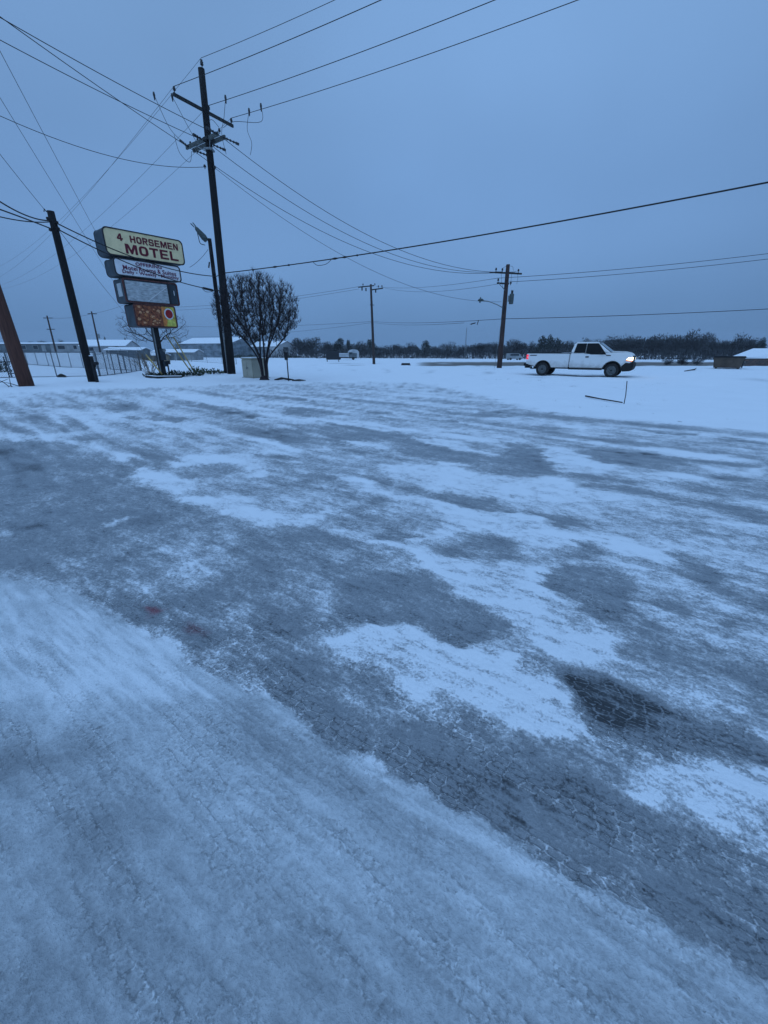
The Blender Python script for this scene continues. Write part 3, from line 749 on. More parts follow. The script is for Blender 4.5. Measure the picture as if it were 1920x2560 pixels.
for q, e_, o_ in zip(starts, RP_ARM, OVER):
    dr = (e_ - BP - q).normalized(); strain(pole, q + dr * .12, dr)
    dl = (o_ - BP - q).normalized(); strain(pole, q + dl * .12, dl)
    k = MB(); k.tube([q + dr * .85, q + dr * 1.05], .07, 6); k.build('line_clamp', M_ins, pole)
    k = MB(); k.tube([q + dl * .85, q + dl * 1.05], .07, 6); k.build('line_clamp', M_ins, pole)
# jumpers hanging between the two levels
W2d = Vector((.852, -.523, 0))
t3 = uL + off + d * (uR - uL).length * .57 + Vector((0, 0, .36)); t4 = uR + off - d * .1 + Vector((0, 0, .36)); t2 = uL + off + d * .1 + Vector((0, 0, .36))
jumper(pole, [t4 + W2d * 2.6, t4 + W2d * 2.5 + Vector((0, 0, -.7)), lR + Vector((.9, -.3, .5)), lR + Vector((.15, 0, .35))])
jumper(pole, [t4 + W2d * 1.6, t4 + W2d * 1.3 + Vector((0, 0, -.8)), lR + Vector((1.6, .4, -.2)), lR + Vector((1.3, 1.0, -.55))])
jumper(pole, [t3 + W2d * 1.5, t3 + W2d * 1.2 + Vector((0, 0, -.8)), lc + Vector((.9, .5, .6)), lc + Vector((1.0, .6, -.35))])
jumper(pole, [lR + Vector((-.1, 0, .36)), lR + Vector((-.5, .1, .75)), lR + Vector((-1.0, .4, .6)), lc + Vector((.2, .2, .3))])
jumper(pole, [lL + Vector((-1.3, -.9, 2.2)), lL + Vector((-.9, -.4, .9)), lL + Vector((-.3, -.1, .3)), lL + Vector((0, 0, .1))])
jumper(pole, [lL + Vector((-.5, -.3, 2.4)), lL + Vector((0, -.1, 1.3)), lL + Vector((.5, .1, .2)), lL + Vector((.4, 0, -.25))])
jumper(pole, [lL + Vector((-.35, -1.2, .25)), lL + Vector((-.3, -.9, -.5)), lL + Vector((0, -.3, -.75)), lL + Vector((.1, 0, -.1))])
for q in (t4 + W2d * 2.6, t4 + W2d * 1.6, t3 + W2d * 1.5, lL + Vector((-1.3, -.9, 2.2)), lL + Vector((-.5, -.3, 2.4))):
    k = MB(); k.tube([q + Vector((0, 0, .12)), q, q - Vector((0, 0, .25))], [.05, .07, .03], 6); k.build('line_clamp', M_ins, pole, smooth=True)
insulator(pole, (.05, -.25, 11.75), .22, .09, 'neutral_spool'); insulator(pole, (.62, -.2, 11.72), .22, .09, 'neutral_spool')
k = MB(); k.tube([(-.27, -.05, 0), (-.2, -.08, 3.6)], .045, 8); tag(k.build('conduit', M_galv, pole, smooth=True), 'pale conduit low on the pole')

ptop = BP + Vector((.55, -.05, 16.85))
wl = W2d * 45
wire('topmost thin power line rising right from the tall pole tip', ptop, ptop + wl + Vector((0, 0, .6)), .9, .012)
wire('second power line down, rising right past the tall pole to the frame top', BP + t2, BP + t2 + wl, .7, .015)
wire('third power line rising right from the tall pole upper crossarm', BP + t3, BP + t3 + wl, .7, .015)
wire('lowest power line rising right from the tall pole upper crossarm end', BP + t4, BP + t4 + wl, .7, .015)
for nm, q, e_ in (('uppermost', ptop, (-96, 106, 17.5)), ('middle', BP + t2, (-98, 106, 15.0)), ('lower', BP + t3, (-96.5, 107, 15.0)), ('lowest', BP + t4, (-95, 108, 15.0))):
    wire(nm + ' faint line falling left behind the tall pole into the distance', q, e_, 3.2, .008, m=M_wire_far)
for nm, q, e_ in zip(('left end', 'middle', 'right end'), starts, RP_ARM):
    wire('sagging line from the %s of the pale crossarm to the pole behind the pickup' % nm, BP + q, e_, 2.0, .016)
for nm, q, e_ in zip(('left end', 'middle', 'right end'), starts, OVER):
    wire('line climbing to the upper left corner from the %s of the pale crossarm' % nm, BP + q, e_, .5, .016)
wire('slack neutral wire swinging left from the tall pole below its crossarms', BP + Vector((.05, -.25, 11.85)), (-19.6, 16.5, 12.4), 1.5, .014)
wire('thin low neutral wire from the tall pole to the street lamp arm pole', BP + Vector((.62, -.2, 11.82)), (10.7, 42.0, 5.75), 1.9, .012, m=M_wire_far)

# --- pole with flood lamp just behind it
LP_ = Vector((-11.75, 32.4, 0))
p2 = thing('lamp_pole', 'slim dark pole with a grey floodlight tilted up, close behind the tallest pole', 'lamp pole', LP_)
shaft(p2, (.05, 0, 8.59), .17, .12, M_black_wood)
k = MB()
hd = Vector((-.62, -.15, .78)).normalized(); h0 = Vector((-.12, -.1, 8.45))
k.tube([h0, h0 + hd * .25, h0 + hd * .5, h0 + hd * .85, h0 + hd * .95], [.16, .2, .17, .12, .05], 10)
fl = k.build('floodlight', M_lampgrey, p2, smooth=True)
k = MB(); k.tube([h0 + hd * .95 + Vector((-.06, 0, 0)), h0 + hd * 1.2 + Vector((-.1, 0, 0))], .035, 6); k.tube([h0 + hd * .95 + Vector((.06, 0, .02)), h0 + hd * 1.22 + Vector((.06, 0, .03))], .035, 6)
k.build('lamp_prong', M_lampgrey, fl)
jumper(p2, [h0 + hd * .55 + Vector((-.18, 0, 0)), h0 + Vector((-.52, 0, .2)), h0 + Vector((-.45, 0, -.15)), h0 + Vector((-.15, 0, -.25))], .025, 'lamp_cord')
k = MB(); k.box((.12, -.14, 6.7), (.16, .16, .35)); k.build('junction_box', M_black_metal, p2, bevel=.02)
k = MB(); k.box((.08, -.14, 7.9), (.05, .12, .5)); k.build('bracket', M_black_metal, p2)
k = MB(); k.tube([(-.12, -.12, 7.2), (-.16, -.16, 7.0), (-.2, -.18, 6.85)], .05, 6); k.build('spool', M_ins, p2)

# --- black pole left of the sign, with its stub
PL = Vector((-15.54, 22.99, 0))
p3 = thing('telephone_pole', 'leaning black cable pole left of the motel sign', 'telephone pole', PL)
shaft(p3, (.0, 0, 7.65), .205, .15, M_black_wood)
for z, sx in ((7.35, -.16), (7.2, .18), (6.95, .18), (6.9, -.17)):
    k = MB(); k.box((sx, -.05, z), (.14, .12, .12)); k.build('cable_bracket', M_black_metal, p3, bevel=.02)
k = MB(); k.tube([(-.12, -.1, 7.6), (-.2, -.1, 7.72), (-.24, -.1, 7.6)], .02, 6); k.build('hook', M_black_metal, p3)
st = thing('meter_stub_post', 'short black stub post with a side bracket at the foot of the black cable pole', 'post', (-15.2, 22.85, 0))
k = MB(); k.box((0, 0, .65), (.14, .12, 1.36)); k.build('post', M_black_metal, st, bevel=.015)
k = MB(); k.box((.14, -.02, .98), (.30, .16, .14)); k.build('bracket', M_black_metal, st, bevel=.02)
k = MB(); k.tube([(.04, 0, .75), (.14, 0, .92)], .04, 6); k.build('strut', M_black_metal, st)
k = MB(); k.prism(rrect(-.08, .08, -.07, .07, .03), 1.335, 1.375, 'z'); k.build('snow_cap', M_snowcap, st)

# --- brown pole at the left edge
BR = Vector((-16.75, 20.15, 0))
p4 = thing('telephone_pole', 'reddish brown thick pole cut by the left edge of the frame', 'telephone pole', BR)
shaft(p4, (-.38, 0, 10.2), .30, .22, M_brown_wood)
k = MB(); k.tube([(-.31, -.05, 8.2), (-.31, -.05, 8.35)], .255, 14); k.build('band', M_galv, p4)

# communication cables
cL = Vector((-15.54, 22.99, 7.18)); cA = Vector((-11.62, 32.3, 6.36))
wire('thick black cable crossing the sign from the left pole to the lamp pole', cL + Vector((.15, 0, 0)), cA, .45, .028, 'communication cables', name='cable', cat='cable')
sp = Vector((-11.62, 32.3, 5.2))
wire('lower black cable sagging across the white offering panel to the lamp pole', cL + Vector((.15, 0, -.25)), Vector((-12.25, 31.4, 5.55)), .3, .028, 'communication cables', name='cable', cat='cable')
spl = thing('cable_splice', 'fat black splice case hanging on the cable beside the lamp pole', 'cable splice', (-12.25, 31.4, 5.55))
k = MB(); k.tube([(0, 0, 0), (.06, .05, -.02), (.5, .45, -.1), (.55, .5, -.1)], [.03, .075, .075, .03], 8); k.build('case', M_black_rubber, spl, smooth=True)
jumper(spl, [(.55, .5, -.1), (.85, .7, -.1), (1.0, .85, -.45), (1.05, .9, -1.1)], .03, 'tail_cable')
jumper(spl, [(-.05, -.05, 0), (.15, .1, -.22), (.4, .35, -.2), (.55, .5, -.1)], .016, 'slack_loop')
cA2, cB2 = BP + Vector((.3, -.2, 6.28)), Vector((33, 3.4, 8.42))
lc_ = wire('long cable rising right from the tallest pole across the whole sky', cA2, cB2, .75, .028, 'communication cables', name='cable', cat='cable')
def on_cable(t): return cA2.lerp(cB2, t) + Vector((0, 0, -3.0 * t * (1 - t)))
for t0_, t1_ in ((.088, .096), (.112, .116), (.176, .184), (.190, .196), (.208, .210)):
    k = MB(); k.tube([on_cable(t0_), on_cable((t0_ + t1_) / 2), on_cable(t1_)], [.03, .055, .03], 7); k.build('splice', M_black_rubber, lc_, smooth=True)
jumper(lc_, [on_cable(.150), on_cable(.156) + Vector((0, 0, -.2)), on_cable(.168) + Vector((0, 0, -.2)), on_cable(.176)], .014, 'slack_loop')
wire('short cable between the lamp pole and the tallest pole', cA, BP + Vector((.1, -.2, 6.25)), .05, .028, 'communication cables', name='cable', cat='cable')
wire('upper black cable entering from the left edge to the left pole top', (-14.2, 17.3, 7.05), cL + Vector((-.1, 0, .1)), .3, .028, 'communication cables', name='cable', cat='cable')
wire('lower black cable entering from the left edge to the left pole', (-14.2, 17.3, 6.45), cL + Vector((-.1, 0, -.25)), -.02, .028, 'communication cables', name='cable', cat='cable')
wire('middle black cable curving up from the left edge to the left pole', (-14.0, 17.3, 6.1), cL + Vector((-.15, 0, .05)), .1, .022, 'communication cables', name='cable', cat='cable')
wire('thin line from the upper left edge to the top of the left pole', (-13.4, 15, 10.6), PL + Vector((-.2, 0, 7.62)), .15, .010)
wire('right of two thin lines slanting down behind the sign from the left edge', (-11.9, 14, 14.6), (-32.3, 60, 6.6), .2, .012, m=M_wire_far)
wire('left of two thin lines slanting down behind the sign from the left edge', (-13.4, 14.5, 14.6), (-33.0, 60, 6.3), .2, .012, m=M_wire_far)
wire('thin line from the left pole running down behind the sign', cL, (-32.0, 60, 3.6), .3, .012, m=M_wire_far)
wire('thin service line from the lamp pole down to the sign', LP_ + Vector((-.1, -.1, 7.95)), (-12.9, 31.4, 6.75), .1, .012)

# --- pole behind the pickup with street lamp
RPB = Vector((11.12, 42.09, 0))
p5 = thing('utility_pole', 'brown utility pole with street lamp arm and transformer, left of the white pickup', 'utility pole', RPB)
shaft(p5, (-.1, 0, 8.72), .245, .165, M_brown_wood if False else mat('wet_brown_wood', (.050, .030, .027), .85, .35, 3, .4, stretch=(6, 6, .4)))
bar(p5, 'crossarm', (-1.3, -.35, 8.05), (1.3, .35, 8.05), .11, .13, M_arm_wood)
bar(p5, 'crossarm', (-1.0, -.3, 7.22), (.15, .05, 7.22), .11, .13, M_arm_wood)
for q in ((-1.2, -.32, 8.12), (-.6, -.16, 8.12), (.95, .26, 8.12), (-.92, -.28, 7.29), (.3, .0, 7.1)):
    insulator(p5, q, .3, .1)
for q in ((-1.2, -.32, 8.05), (-.62, -.16, 8.1), (.6, .2, 8.1)):
    strain(p5, q, (-1, -.5, -.08), .7)
bar(p5, 'brace', (-.85, -.3, 7.2), (-.1, -.1, 6.6), .03, .05, M_galv, 0)
k = MB(); k.tube([(.48, -.1, z) for z in (5.55, 5.6, 6.35, 6.4)], [.15, .2, .2, .15], 12)
tr = tag(k.build('transformer', M_lampgrey, p5, smooth=False), 'grey can transformer on the right of the pole')
for q in ((.43, -.12, 6.4), (.55, -.05, 6.4)):
    k = MB(); k.tube([q, (q[0], q[1], 6.62), (q[0], q[1], 6.7)], [.045, .06, .02], 7); k.build('bushing', M_ins, tr)
k = MB(); k.box((.28, -.05, 6.0), (.2, .1, .5)); k.build('mount', M_galv, tr)
k = MB(); k.tube([(-.1, -.1, 5.2), (-.8, -.2, 5.5), (-1.7, -.3, 5.78), (-2.25, -.35, 5.82)], .04, 8); la = k.build('lamp_arm', M_galv, p5, smooth=True)
k = MB(); k.tube([(-2.1, -.33, 5.84), (-2.25, -.35, 5.88), (-2.5, -.38, 5.86), (-2.62, -.4, 5.8)], [.05, .11, .12, .05], 8); k.tube([(-2.42, -.38, 5.8), (-2.42, -.38, 5.62)], [.1, .04], 8); k.tube([(-2.4, -.38, 5.95), (-2.4, -.38, 6.1)], [.05, .04], 6)
k.build('lamp_head', M_lampgrey, la, smooth=True)
k = MB(); k.box((-.16, -.2, 5.1), (.12, .12, .6)); k.build('arm_bracket', M_black_metal, p5)
jumper(p5, [(-.7, -.2, 8.1), (-.62, -.2, 7.6), (-.55, -.2, 7.2), (-.3, -.2, 6.7)], .012)
jumper(p5, [(.35, .1, 8.1), (.3, .0, 7.7), (.3, 0, 7.3)], .012)
jumper(p5, [(.9, .25, 8.05), (.95, .2, 7.6), (.9, .2, 7.2)], .012)
jumper(p5, [(-.2, -.1, 8.55), (-.45, -.2, 8.5), (-.6, -.2, 8.35)], .012)
jumper(p5, [(.1, 0, 8.6), (.35, .05, 8.55), (.45, .1, 8.25)], .012)
k = MB(); k.tube([(-.28, -.2, 4.2), (-.45, -.3, 2.0), (-.55, -.4, 0)], .012, 5); k.build('ground_wire', M_galv, p5)

# --- mid distance pole in the centre
MPB = Vector((-2.1, 91.9, -1.1))
p6 = thing('utility_pole', 'far dark utility pole standing alone near the centre of the treeline', 'utility pole', MPB)
shaft(p6, (-.5, 0, 14.85), .30, .2, M_dark_wood)
bar(p6, 'crossarm', (-2.9, -1.2, 14.2), (.1, .6, 14.7), .16, .2, M_arm_wood)
bar(p6, 'crossarm', (-.6, .3, 13.9), (1.9, -.5, 14.1), .16, .2, M_arm_wood)
for q in ((-2.2, -.9, 13.65), (-1.45, -.5, 13.6), (.45, .1, 13.4)):
    k = MB(); k.tube([q, Vector(q) + Vector((0, 0, .55))], .13, 8); k.build('cutout', M_ins, p6)
for q in ((-2.0, -.8, 14.45), (.3, 0, 14.6), (1.0, -.2, 14.2), (1.7, -.4, 14.2)):
    insulator(p6, q, .45, .14)
bar(p6, 'cable_bracket', (-.7, -.2, 11.2), (.1, .2, 11.2), .1, .12, M_black_metal, 0)

RT = Vector((11.0, 42.0, 0))
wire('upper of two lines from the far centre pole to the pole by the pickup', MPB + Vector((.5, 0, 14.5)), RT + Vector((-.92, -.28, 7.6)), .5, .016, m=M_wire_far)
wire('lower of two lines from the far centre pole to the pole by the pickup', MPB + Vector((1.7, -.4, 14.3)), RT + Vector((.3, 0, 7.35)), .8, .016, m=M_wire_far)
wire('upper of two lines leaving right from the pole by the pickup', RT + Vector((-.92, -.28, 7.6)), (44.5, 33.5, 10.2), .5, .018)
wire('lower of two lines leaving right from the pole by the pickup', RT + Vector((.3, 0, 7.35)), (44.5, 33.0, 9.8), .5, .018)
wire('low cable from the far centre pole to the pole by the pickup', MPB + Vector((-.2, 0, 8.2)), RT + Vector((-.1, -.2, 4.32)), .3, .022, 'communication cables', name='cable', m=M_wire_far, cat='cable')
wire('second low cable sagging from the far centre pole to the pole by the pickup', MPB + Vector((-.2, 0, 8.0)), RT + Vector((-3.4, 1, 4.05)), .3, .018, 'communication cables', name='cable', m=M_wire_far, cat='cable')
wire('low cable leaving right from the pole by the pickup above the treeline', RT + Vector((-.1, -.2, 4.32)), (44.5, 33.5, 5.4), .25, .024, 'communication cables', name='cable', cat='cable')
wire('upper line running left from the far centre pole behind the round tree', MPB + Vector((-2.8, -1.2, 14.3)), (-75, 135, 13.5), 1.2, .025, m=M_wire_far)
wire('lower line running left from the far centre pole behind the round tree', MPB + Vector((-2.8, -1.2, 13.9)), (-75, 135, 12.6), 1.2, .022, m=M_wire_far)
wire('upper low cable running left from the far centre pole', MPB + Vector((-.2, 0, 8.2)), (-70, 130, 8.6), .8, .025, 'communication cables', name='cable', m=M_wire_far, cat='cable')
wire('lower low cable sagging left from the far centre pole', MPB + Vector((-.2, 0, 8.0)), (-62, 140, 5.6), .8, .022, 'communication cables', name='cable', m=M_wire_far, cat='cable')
tg = thing('hanging_cable_tag', 'two black tags dangling from the low cable left of the pickup pole', 'cable tag', (8.6, 42.3, 3.95))
k = MB(); k.tube([(-.5, 0, -.06), (-.05, 0, .06)], .05, 6); k.build('tag', M_black_rubber, tg)
k = MB(); k.tube([(.12, 0, -.1), (.22, 0, .3)], .035, 6); k.build('tag', M_black_rubber, tg)

# --- distant poles on the left
for lab, b_, h, lean, hasT in (('far thin pole left of the black cable pole, above the long low building', (-70.5, 95.0), 7.3, .15, True),
                         ('far thin pole with transformer just right of the black cable pole', (-61.0, 95.0), 8.1, .15, False),
                         ('tiny far pole at the left edge beyond the brown pole', (-108.6, 128), 6.4, 0, True),
                         ('thin far pole standing in front of the white gabled shed', (-44.6, 165), 9.6, 0, False)):
    zb = gz(*b_)
    pp = thing('utility_pole', lab, 'utility pole', (b_[0], b_[1], zb), group='far utility poles')
    shaft(pp, (lean, 0, h), .19, .13, M_dark_wood)
    bar(pp, 'crossarm', (lean - .9, 0, h - .45), (lean + .9, .2, h - .45), .12, .14, M_arm_wood)
    if hasT:
        bar(pp, 'crossarm', (lean - .8, 0, h - 2.6), (lean + .8, .1, h - 2.6), .12, .14, M_arm_wood)
    else:
        k = MB(); k.tube([(lean + .4, -.1, h - 5.2), (lean + .4, -.1, h - 4.3)], .22, 8); k.build('transformer', M_galv, pp)
wire('far line between the two thin poles beyond the fence', (-70.35, 95, 8.0), (-60.85, 95, 8.8), .4, .022, m=M_wire_far)
wire('far line climbing from the thin pole to behind the sign', (-60.85, 95, 8.8), (-30.2, 60, 8.6), .4, .018, m=M_wire_far)

# ------------------------------------------------------------------ motel sign
M_face_y = mat('yellowed_plastic_face', (.80, .64, .36), .5, .12, 2.5)
M_face_w = mat('white_plastic_face', (.72, .72, .74), .5, .08, 2.5)
M_red_letter = mat('dark_red_vinyl', (.13, .008, .02), .5, .1)
M_purple_letter = mat('maroon_vinyl', (.16, .03, .07), .5, .1)
M_casing = mat('blue_grey_casing', (.035, .048, .060), .6, .3, 2.0, .2)
M_trim = mat('dark_sign_trim', (.022, .022, .026), .6, .2)
M_rust = mat('rusty_red_trim', (.095, .035, .030), .8, .5, 9, .3)
M_sign_grey = mat('bare_sign_backing', (.40, .42, .43), .7, .4, 3, .2, stretch=(1.2, 1, 4.0))

def text_mesh(txt, x0, x1, z0, z1, bold=0.0, shear=0.0):
    c = bpy.data.curves.new('lettering', 'FONT')
    c.body = txt; c.size = 1.0; c.offset = bold; c.extrude = 0.012; c.resolution_u = 2; c.shear = shear
    o = bpy.data.objects.new('lettering', c); col.objects.link(o)
    dg = bpy.context.evaluated_depsgraph_get()
    me = bpy.data.meshes.new_from_object(o.evaluated_get(dg))
    bpy.data.objects.remove(o); bpy.data.curves.remove(c)
    n = len(me.vertices)
    a = np.empty(n * 3, np.float32); me.vertices.foreach_get('co', a); a = a.reshape(-1, 3)
    mn, mx = a.min(0), a.max(0)
    b = np.empty_like(a)
    b[:, 0] = x0 + (a[:, 0] - mn[0]) / (mx[0] - mn[0]) * (x1 - x0)
    b[:, 2] = z0 + (a[:, 1] - mn[1]) / (mx[1] - mn[1]) * (z1 - z0)
    b[:, 1] = -a[:, 2]
    me.vertices.foreach_set('co', b.ravel()); me.update()
    return me

SB = (-15.15, 29.31, 0)
sg = thing('motel_sign', 'four tier roadside motel sign on a dark post, 4 HORSEMEN MOTEL on top', 'sign', SB, R(50))
DEP = 1.35
k = MB(); k.box((.50, .68, 1.45), (.36, .36, 3.3)); post = k.build('post', M_black_metal, sg, bevel=.02)
k = MB(); k.box((.62, .45, 1.35), (.34, .16, .75)); k.box((.66, .44, .75), (.26, .14, .35)); k.build('electrical_box', M_casing, post, bevel=.02)
k = MB(); k.tube([(.72, .34, 1.62), (.72, .28, 1.62)], .11, 12); k.build('meter', M_galv, post)
k = MB(); k.tube([(.30, .46, 0), (.30, .46, 3.0)], .035, 6); k.build('conduit', M_galv, post)

def cabinet(x0, x1, z0, z1, r, label, edge=.05, trim=None):
    k = MB(); k.prism(rrect(x0, x1, z0, z1, r), .0, DEP)
    body = k.build('cabinet', M_casing, sg)
    tag(body, label)
    # raised retainer rim
    o_ = rrect(x0 - .015, x1 + .015, z0 - .015, z1 + .015, r); i_ = rrect(x0 + edge, x1 - edge, z0 + edge, z1 - edge, max(r - edge, .03))
    for y0, y1 in ((-.035, .03), (DEP - .03, DEP + .035)):
        b = MB(); n = len(o_)
        vs_ = [(p[0], y, p[1]) for y in (y0, y1) for p in o_] + [(p[0], y, p[1]) for y in (y0, y1) for p in i_]
        fs_ = []
        for q in range(n):
            w_ = (q + 1) % n
            fs_ += [(q, w_, n + w_, n + q), (2 * n + q, 3 * n + q, 3 * n + w_, 2 * n + w_), (q, 2 * n + q, 2 * n + w_, w_), (n + q, n + w_, 3 * n + w_, 3 * n + q)]
        b.add(vs_, fs_); b.build('rim', trim or M_trim, body)
    return body

def face(body, x0, x1, z0, z1, r, m, y=-.012):
    k = MB(); k.prism(rrect(x0, x1, z0, z1, r), y, y + .02)
    return k.build('face', m, body)

def letters(parent, txt, x0, x1, z0, z1, m, bold, y=-.03):
    words = txt.split(' ')
    units = [sum(WID.get(c_, .62) for c_ in w_) for w_ in words]
    tot = sum(units) + .34 * (len(words) - 1); cur = 0; low = any(c_ in 'gjpqy' for c_ in txt)
    zb = z0 + (z1 - z0) * (.22 if low else 0); cap = z1 - zb
    for w_, u_ in zip(words, units):
        za, zc = zb, z1
        if any(c_ in 'gjpqy' for c_ in w_): za = z0
        if w_ == '\u2022': za, zc = zb + .32 * cap, zb + .62 * cap
        me = text_mesh(w_, x0 + (x1 - x0) * cur / tot, x0 + (x1 - x0) * (cur + u_) / tot, za, zc, bold); me.materials.append(m)
        o = link('lettering', me, parent); o.location = (0, y, 0)
        cur += u_ + .34
WID = {'M': .9, 'W': 1.0, 'm': .95, 'w': .85, 'i': .26, 'l': .26, 't': .38, '\u2022': .3, 'R': .72, 'k': .56, 's': .52, 'y': .56, '&': .7}

c1 = cabinet(-1.70, 2.95, 6.87, 8.28, .26, 'cream top panel reading 4 HORSEMEN MOTEL')
face(c1, -1.65, 2.90, 6.92, 8.23, .22, M_face_y)
def ring(x0, x1, z0, z1, r, t):
    o_ = rrect(x0, x1, z0, z1, r, 4); i_ = rrect(x0 + t, x1 - t, z0 + t * .75, z1 - t * .75, max(.02, r - t * .8), 4); n = len(o_)
    return [[o_[q], o_[(q + 1) % n], i_[(q + 1) % n], i_[q]] for q in range(n)]
def bx2(x0, x1, z0, z1): return [(x0, z0), (x1, z0), (x1, z1), (x0, z1)]
T_ = .27
GLYPH = {
 'H': [bx2(0, T_, 0, 1), bx2(1 - T_, 1, 0, 1), bx2(T_, 1 - T_, .4, .6)],
 'O': ring(0, 1, 0, 1, .34, T_),
 'R': [bx2(0, T_, 0, 1), bx2(T_, .78, .8, 1), bx2(T_, .78, .42, .6), [(.72, .42), (.92, .48), (1, .62), (1, .82), (.92, .95), (.72, 1)], [(.42, .42), (.7, .42), (1.02, 0), (.72, 0)]],
 'S': [bx2(.12, .88, .82, 1), bx2(.12, .88, .41, .6), bx2(.12, .88, 0, .18), [(0, .52), (.14, .42), (T_, .56), (T_, .86), (.14, 1), (0, .86)], [(1, .48), (.86, .6), (1 - T_, .44), (1 - T_, .16), (.86, 0), (1, .14)], bx2(0, T_, .1, .3), bx2(1 - T_, 1, .7, .9)],
 'E': [bx2(0, T_, 0, 1), bx2(T_, .95, .81, 1), bx2(T_, .88, .41, .59), bx2(T_, 1, 0, .19)],
 'L': [bx2(0, T_, 0, 1), bx2(T_, 1, 0, .2)],
 'T': [bx2(.5 - T_ / 2, .5 + T_ / 2, 0, .8), bx2(0, 1, .8, 1)],
 'M': [bx2(0, .2, 0, 1), bx2(.8, 1, 0, 1), [(.2, 1), (.28, 1), (.5, .42), (.5, .0), (.44, .0), (.2, .66)], [(.8, 1), (.72, 1), (.5, .42), (.5, .0), (.56, .0), (.8, .66)]],
 'N': [bx2(0, .24, 0, 1), bx2(.76, 1, 0, 1), [(.24, 1), (.3, 1), (.76, .36), (.76, 0), (.70, 0), (.24, .64)]],
 '4': [bx2(.5, .78, 0, 1), bx2(0, 1, .2, .4), [(0, .4), (.3, .4), (.5, .72), (.5, 1)]]}
def block(parent, txt, x0, x1, z0, z1, m, wide=None):
    ws_ = [(1.28 if c_ == 'M' else 1.0) for c_ in txt]; gap = .2
    u = (x1 - x0) / (sum(ws_) + gap * (len(txt) - 1)); cur = x0
    for c_, w_ in zip(txt, ws_):
        k = MB()
        for q, pl in enumerate(GLYPH[c_]):
            k.prism([(cur + p[0] * w_ * u, z0 + p[1] * (z1 - z0)) for p in pl], -.030 - .0011 * q, -.010)
        k.build('letter', m, parent); cur += (w_ + gap) * u
block(c1, '4', -.98, -.66, 7.68, 8.05, M_red_letter)
block(c1, 'HORSEMEN', -.26, 2.62, 7.68, 8.04, M_red_letter)
block(c1, 'MOTEL', -.62, 2.55, 7.06, 7.57, M_red_letter)
c2 = cabinet(-1.45, 2.53, 5.83, 6.77, .22, 'white panel reading OFFERING Motel Rooms & Suites')
face(c2, -1.40, 2.48, 5.88, 6.72, .18, M_face_w)
letters(c2, 'OFFERING', -.22, 1.35, 6.47, 6.66, M_purple_letter, .012)
letters(c2, 'Motel Rooms & Suites', -.98, 2.22, 6.18, 6.42, M_purple_letter, .005)
letters(c2, 'Daily \u2022 Weekly \u2022 Monthly', -1.05, 2.36, 5.93, 6.16, M_purple_letter, .005)
c3 = cabinet(-1.17, 2.15, 4.40, 5.73, .16, 'bare grey panel with its face missing', .07, M_rust)
face(c3, -1.04, 1.48, 4.5, 5.6, .04, M_sign_grey, -.01)
k = MB(); k.box((1.57, -.02, 5.06), (.1, .05, 1.2)); k.build('divider', M_trim, c3)
face(c3, 1.63, 2.07, 4.5, 5.62, .06, M_casing, -.012)
k = MB(); k.tube([(.15, -.03, 4.55), (1.45, -.03, 5.45)], .018, 6); k.build('loose_tube', M_face_w, c3)
k = MB(); k.tube([(1.88, -.03, 5.0), (1.88, -.03, 5.28)], .02, 6); k.build('lamp_socket', M_face_w, c3)
k = MB(); k.box((-1.175, .62, 5.1), (.02, .62, .72)); tag(k.build('end_patch', mat('pale_patch', (.42, .44, .45), .7, .2, 3), c3), 'pale patch on the cabinet end')
c4 = cabinet(-.83, 1.77, 3.03, 4.35, .16, 'faded food picture panel with a red sauce bowl', .06, M_rust)
mf = mat('food_picture_dark', (.05, .012, .014), .5, .6, 6, c2=(.42, .12, .05))
face(c4, -.76, .86, 3.1, 4.28, .05, mf, -.012)
my = mat('food_picture_yellow', (.55, .34, .04), .5, .5, 3.5, c2=(.75, .62, .12))
face(c4, .865, 1.70, 3.1, 4.28, .05, my, -.012)
k = MB(); k.prism(rrect(.865, 1.12, 3.12, 4.26, .03), -.024, -.014); k.build('picture_band', mat('food_picture_orange', (.60, .20, .05), .5, .4, 4), c4)
rnd = random.Random(4)
chm = [mat('food_chunk_a', (.46, .17, .06), .5, .4, 12), mat('food_chunk_b', (.60, .30, .15), .5, .4, 12), mat('food_chunk_c', (.24, .08, .04), .5, .4, 12)]
for q in range(60):
    cx = rnd.uniform(-.62, .70); cz = rnd.uniform(3.45, 4.18) if q < 27 else rnd.uniform(3.2, 3.5)
    if cz < 3.85 - (cx * .0) and rnd.random() < .35: continue
    n_ = rnd.randint(5, 7); rr_ = rnd.uniform(.035, .10)
    pl = [(cx + rr_ * rnd.uniform(.7, 1.3) * math.cos(6.283 * i / n_), cz + rr_ * rnd.uniform(.6, 1.1) * math.sin(6.283 * i / n_)) for i in range(n_)]
    k = MB(); k.prism(pl, -.022 - .0004 * q, -.013); k.build('picture_chunk', rnd.choice(chm), c4)
def disc(cx, cz, rx, rz, n=24): return [(cx + rx * math.cos(6.283 * i / n), cz + rz * math.sin(6.283 * i / n)) for i in range(n)]
k = MB(); k.prism(disc(1.30, 3.86, .30, .34), -.030, -.013); k.build('picture_bowl', mat('picture_bowl_white', (.62, .63, .66), .5, .15, 5), c4)
k = MB(); k.prism(disc(1.31, 3.86, .235, .265), -.040, -.026); k.build('picture_sauce', mat('picture_sauce_red', (.32, .012, .016), .4, .3, 6), c4)
k = MB(); k.prism([(1.0, 3.14), (1.2, 3.5), (1.45, 3.52), (1.66, 3.35), (1.64, 3.16)], -.024, -.013); k.build('picture_garnish', mat('picture_lemon', (.62, .60, .12), .5, .3, 5), c4)
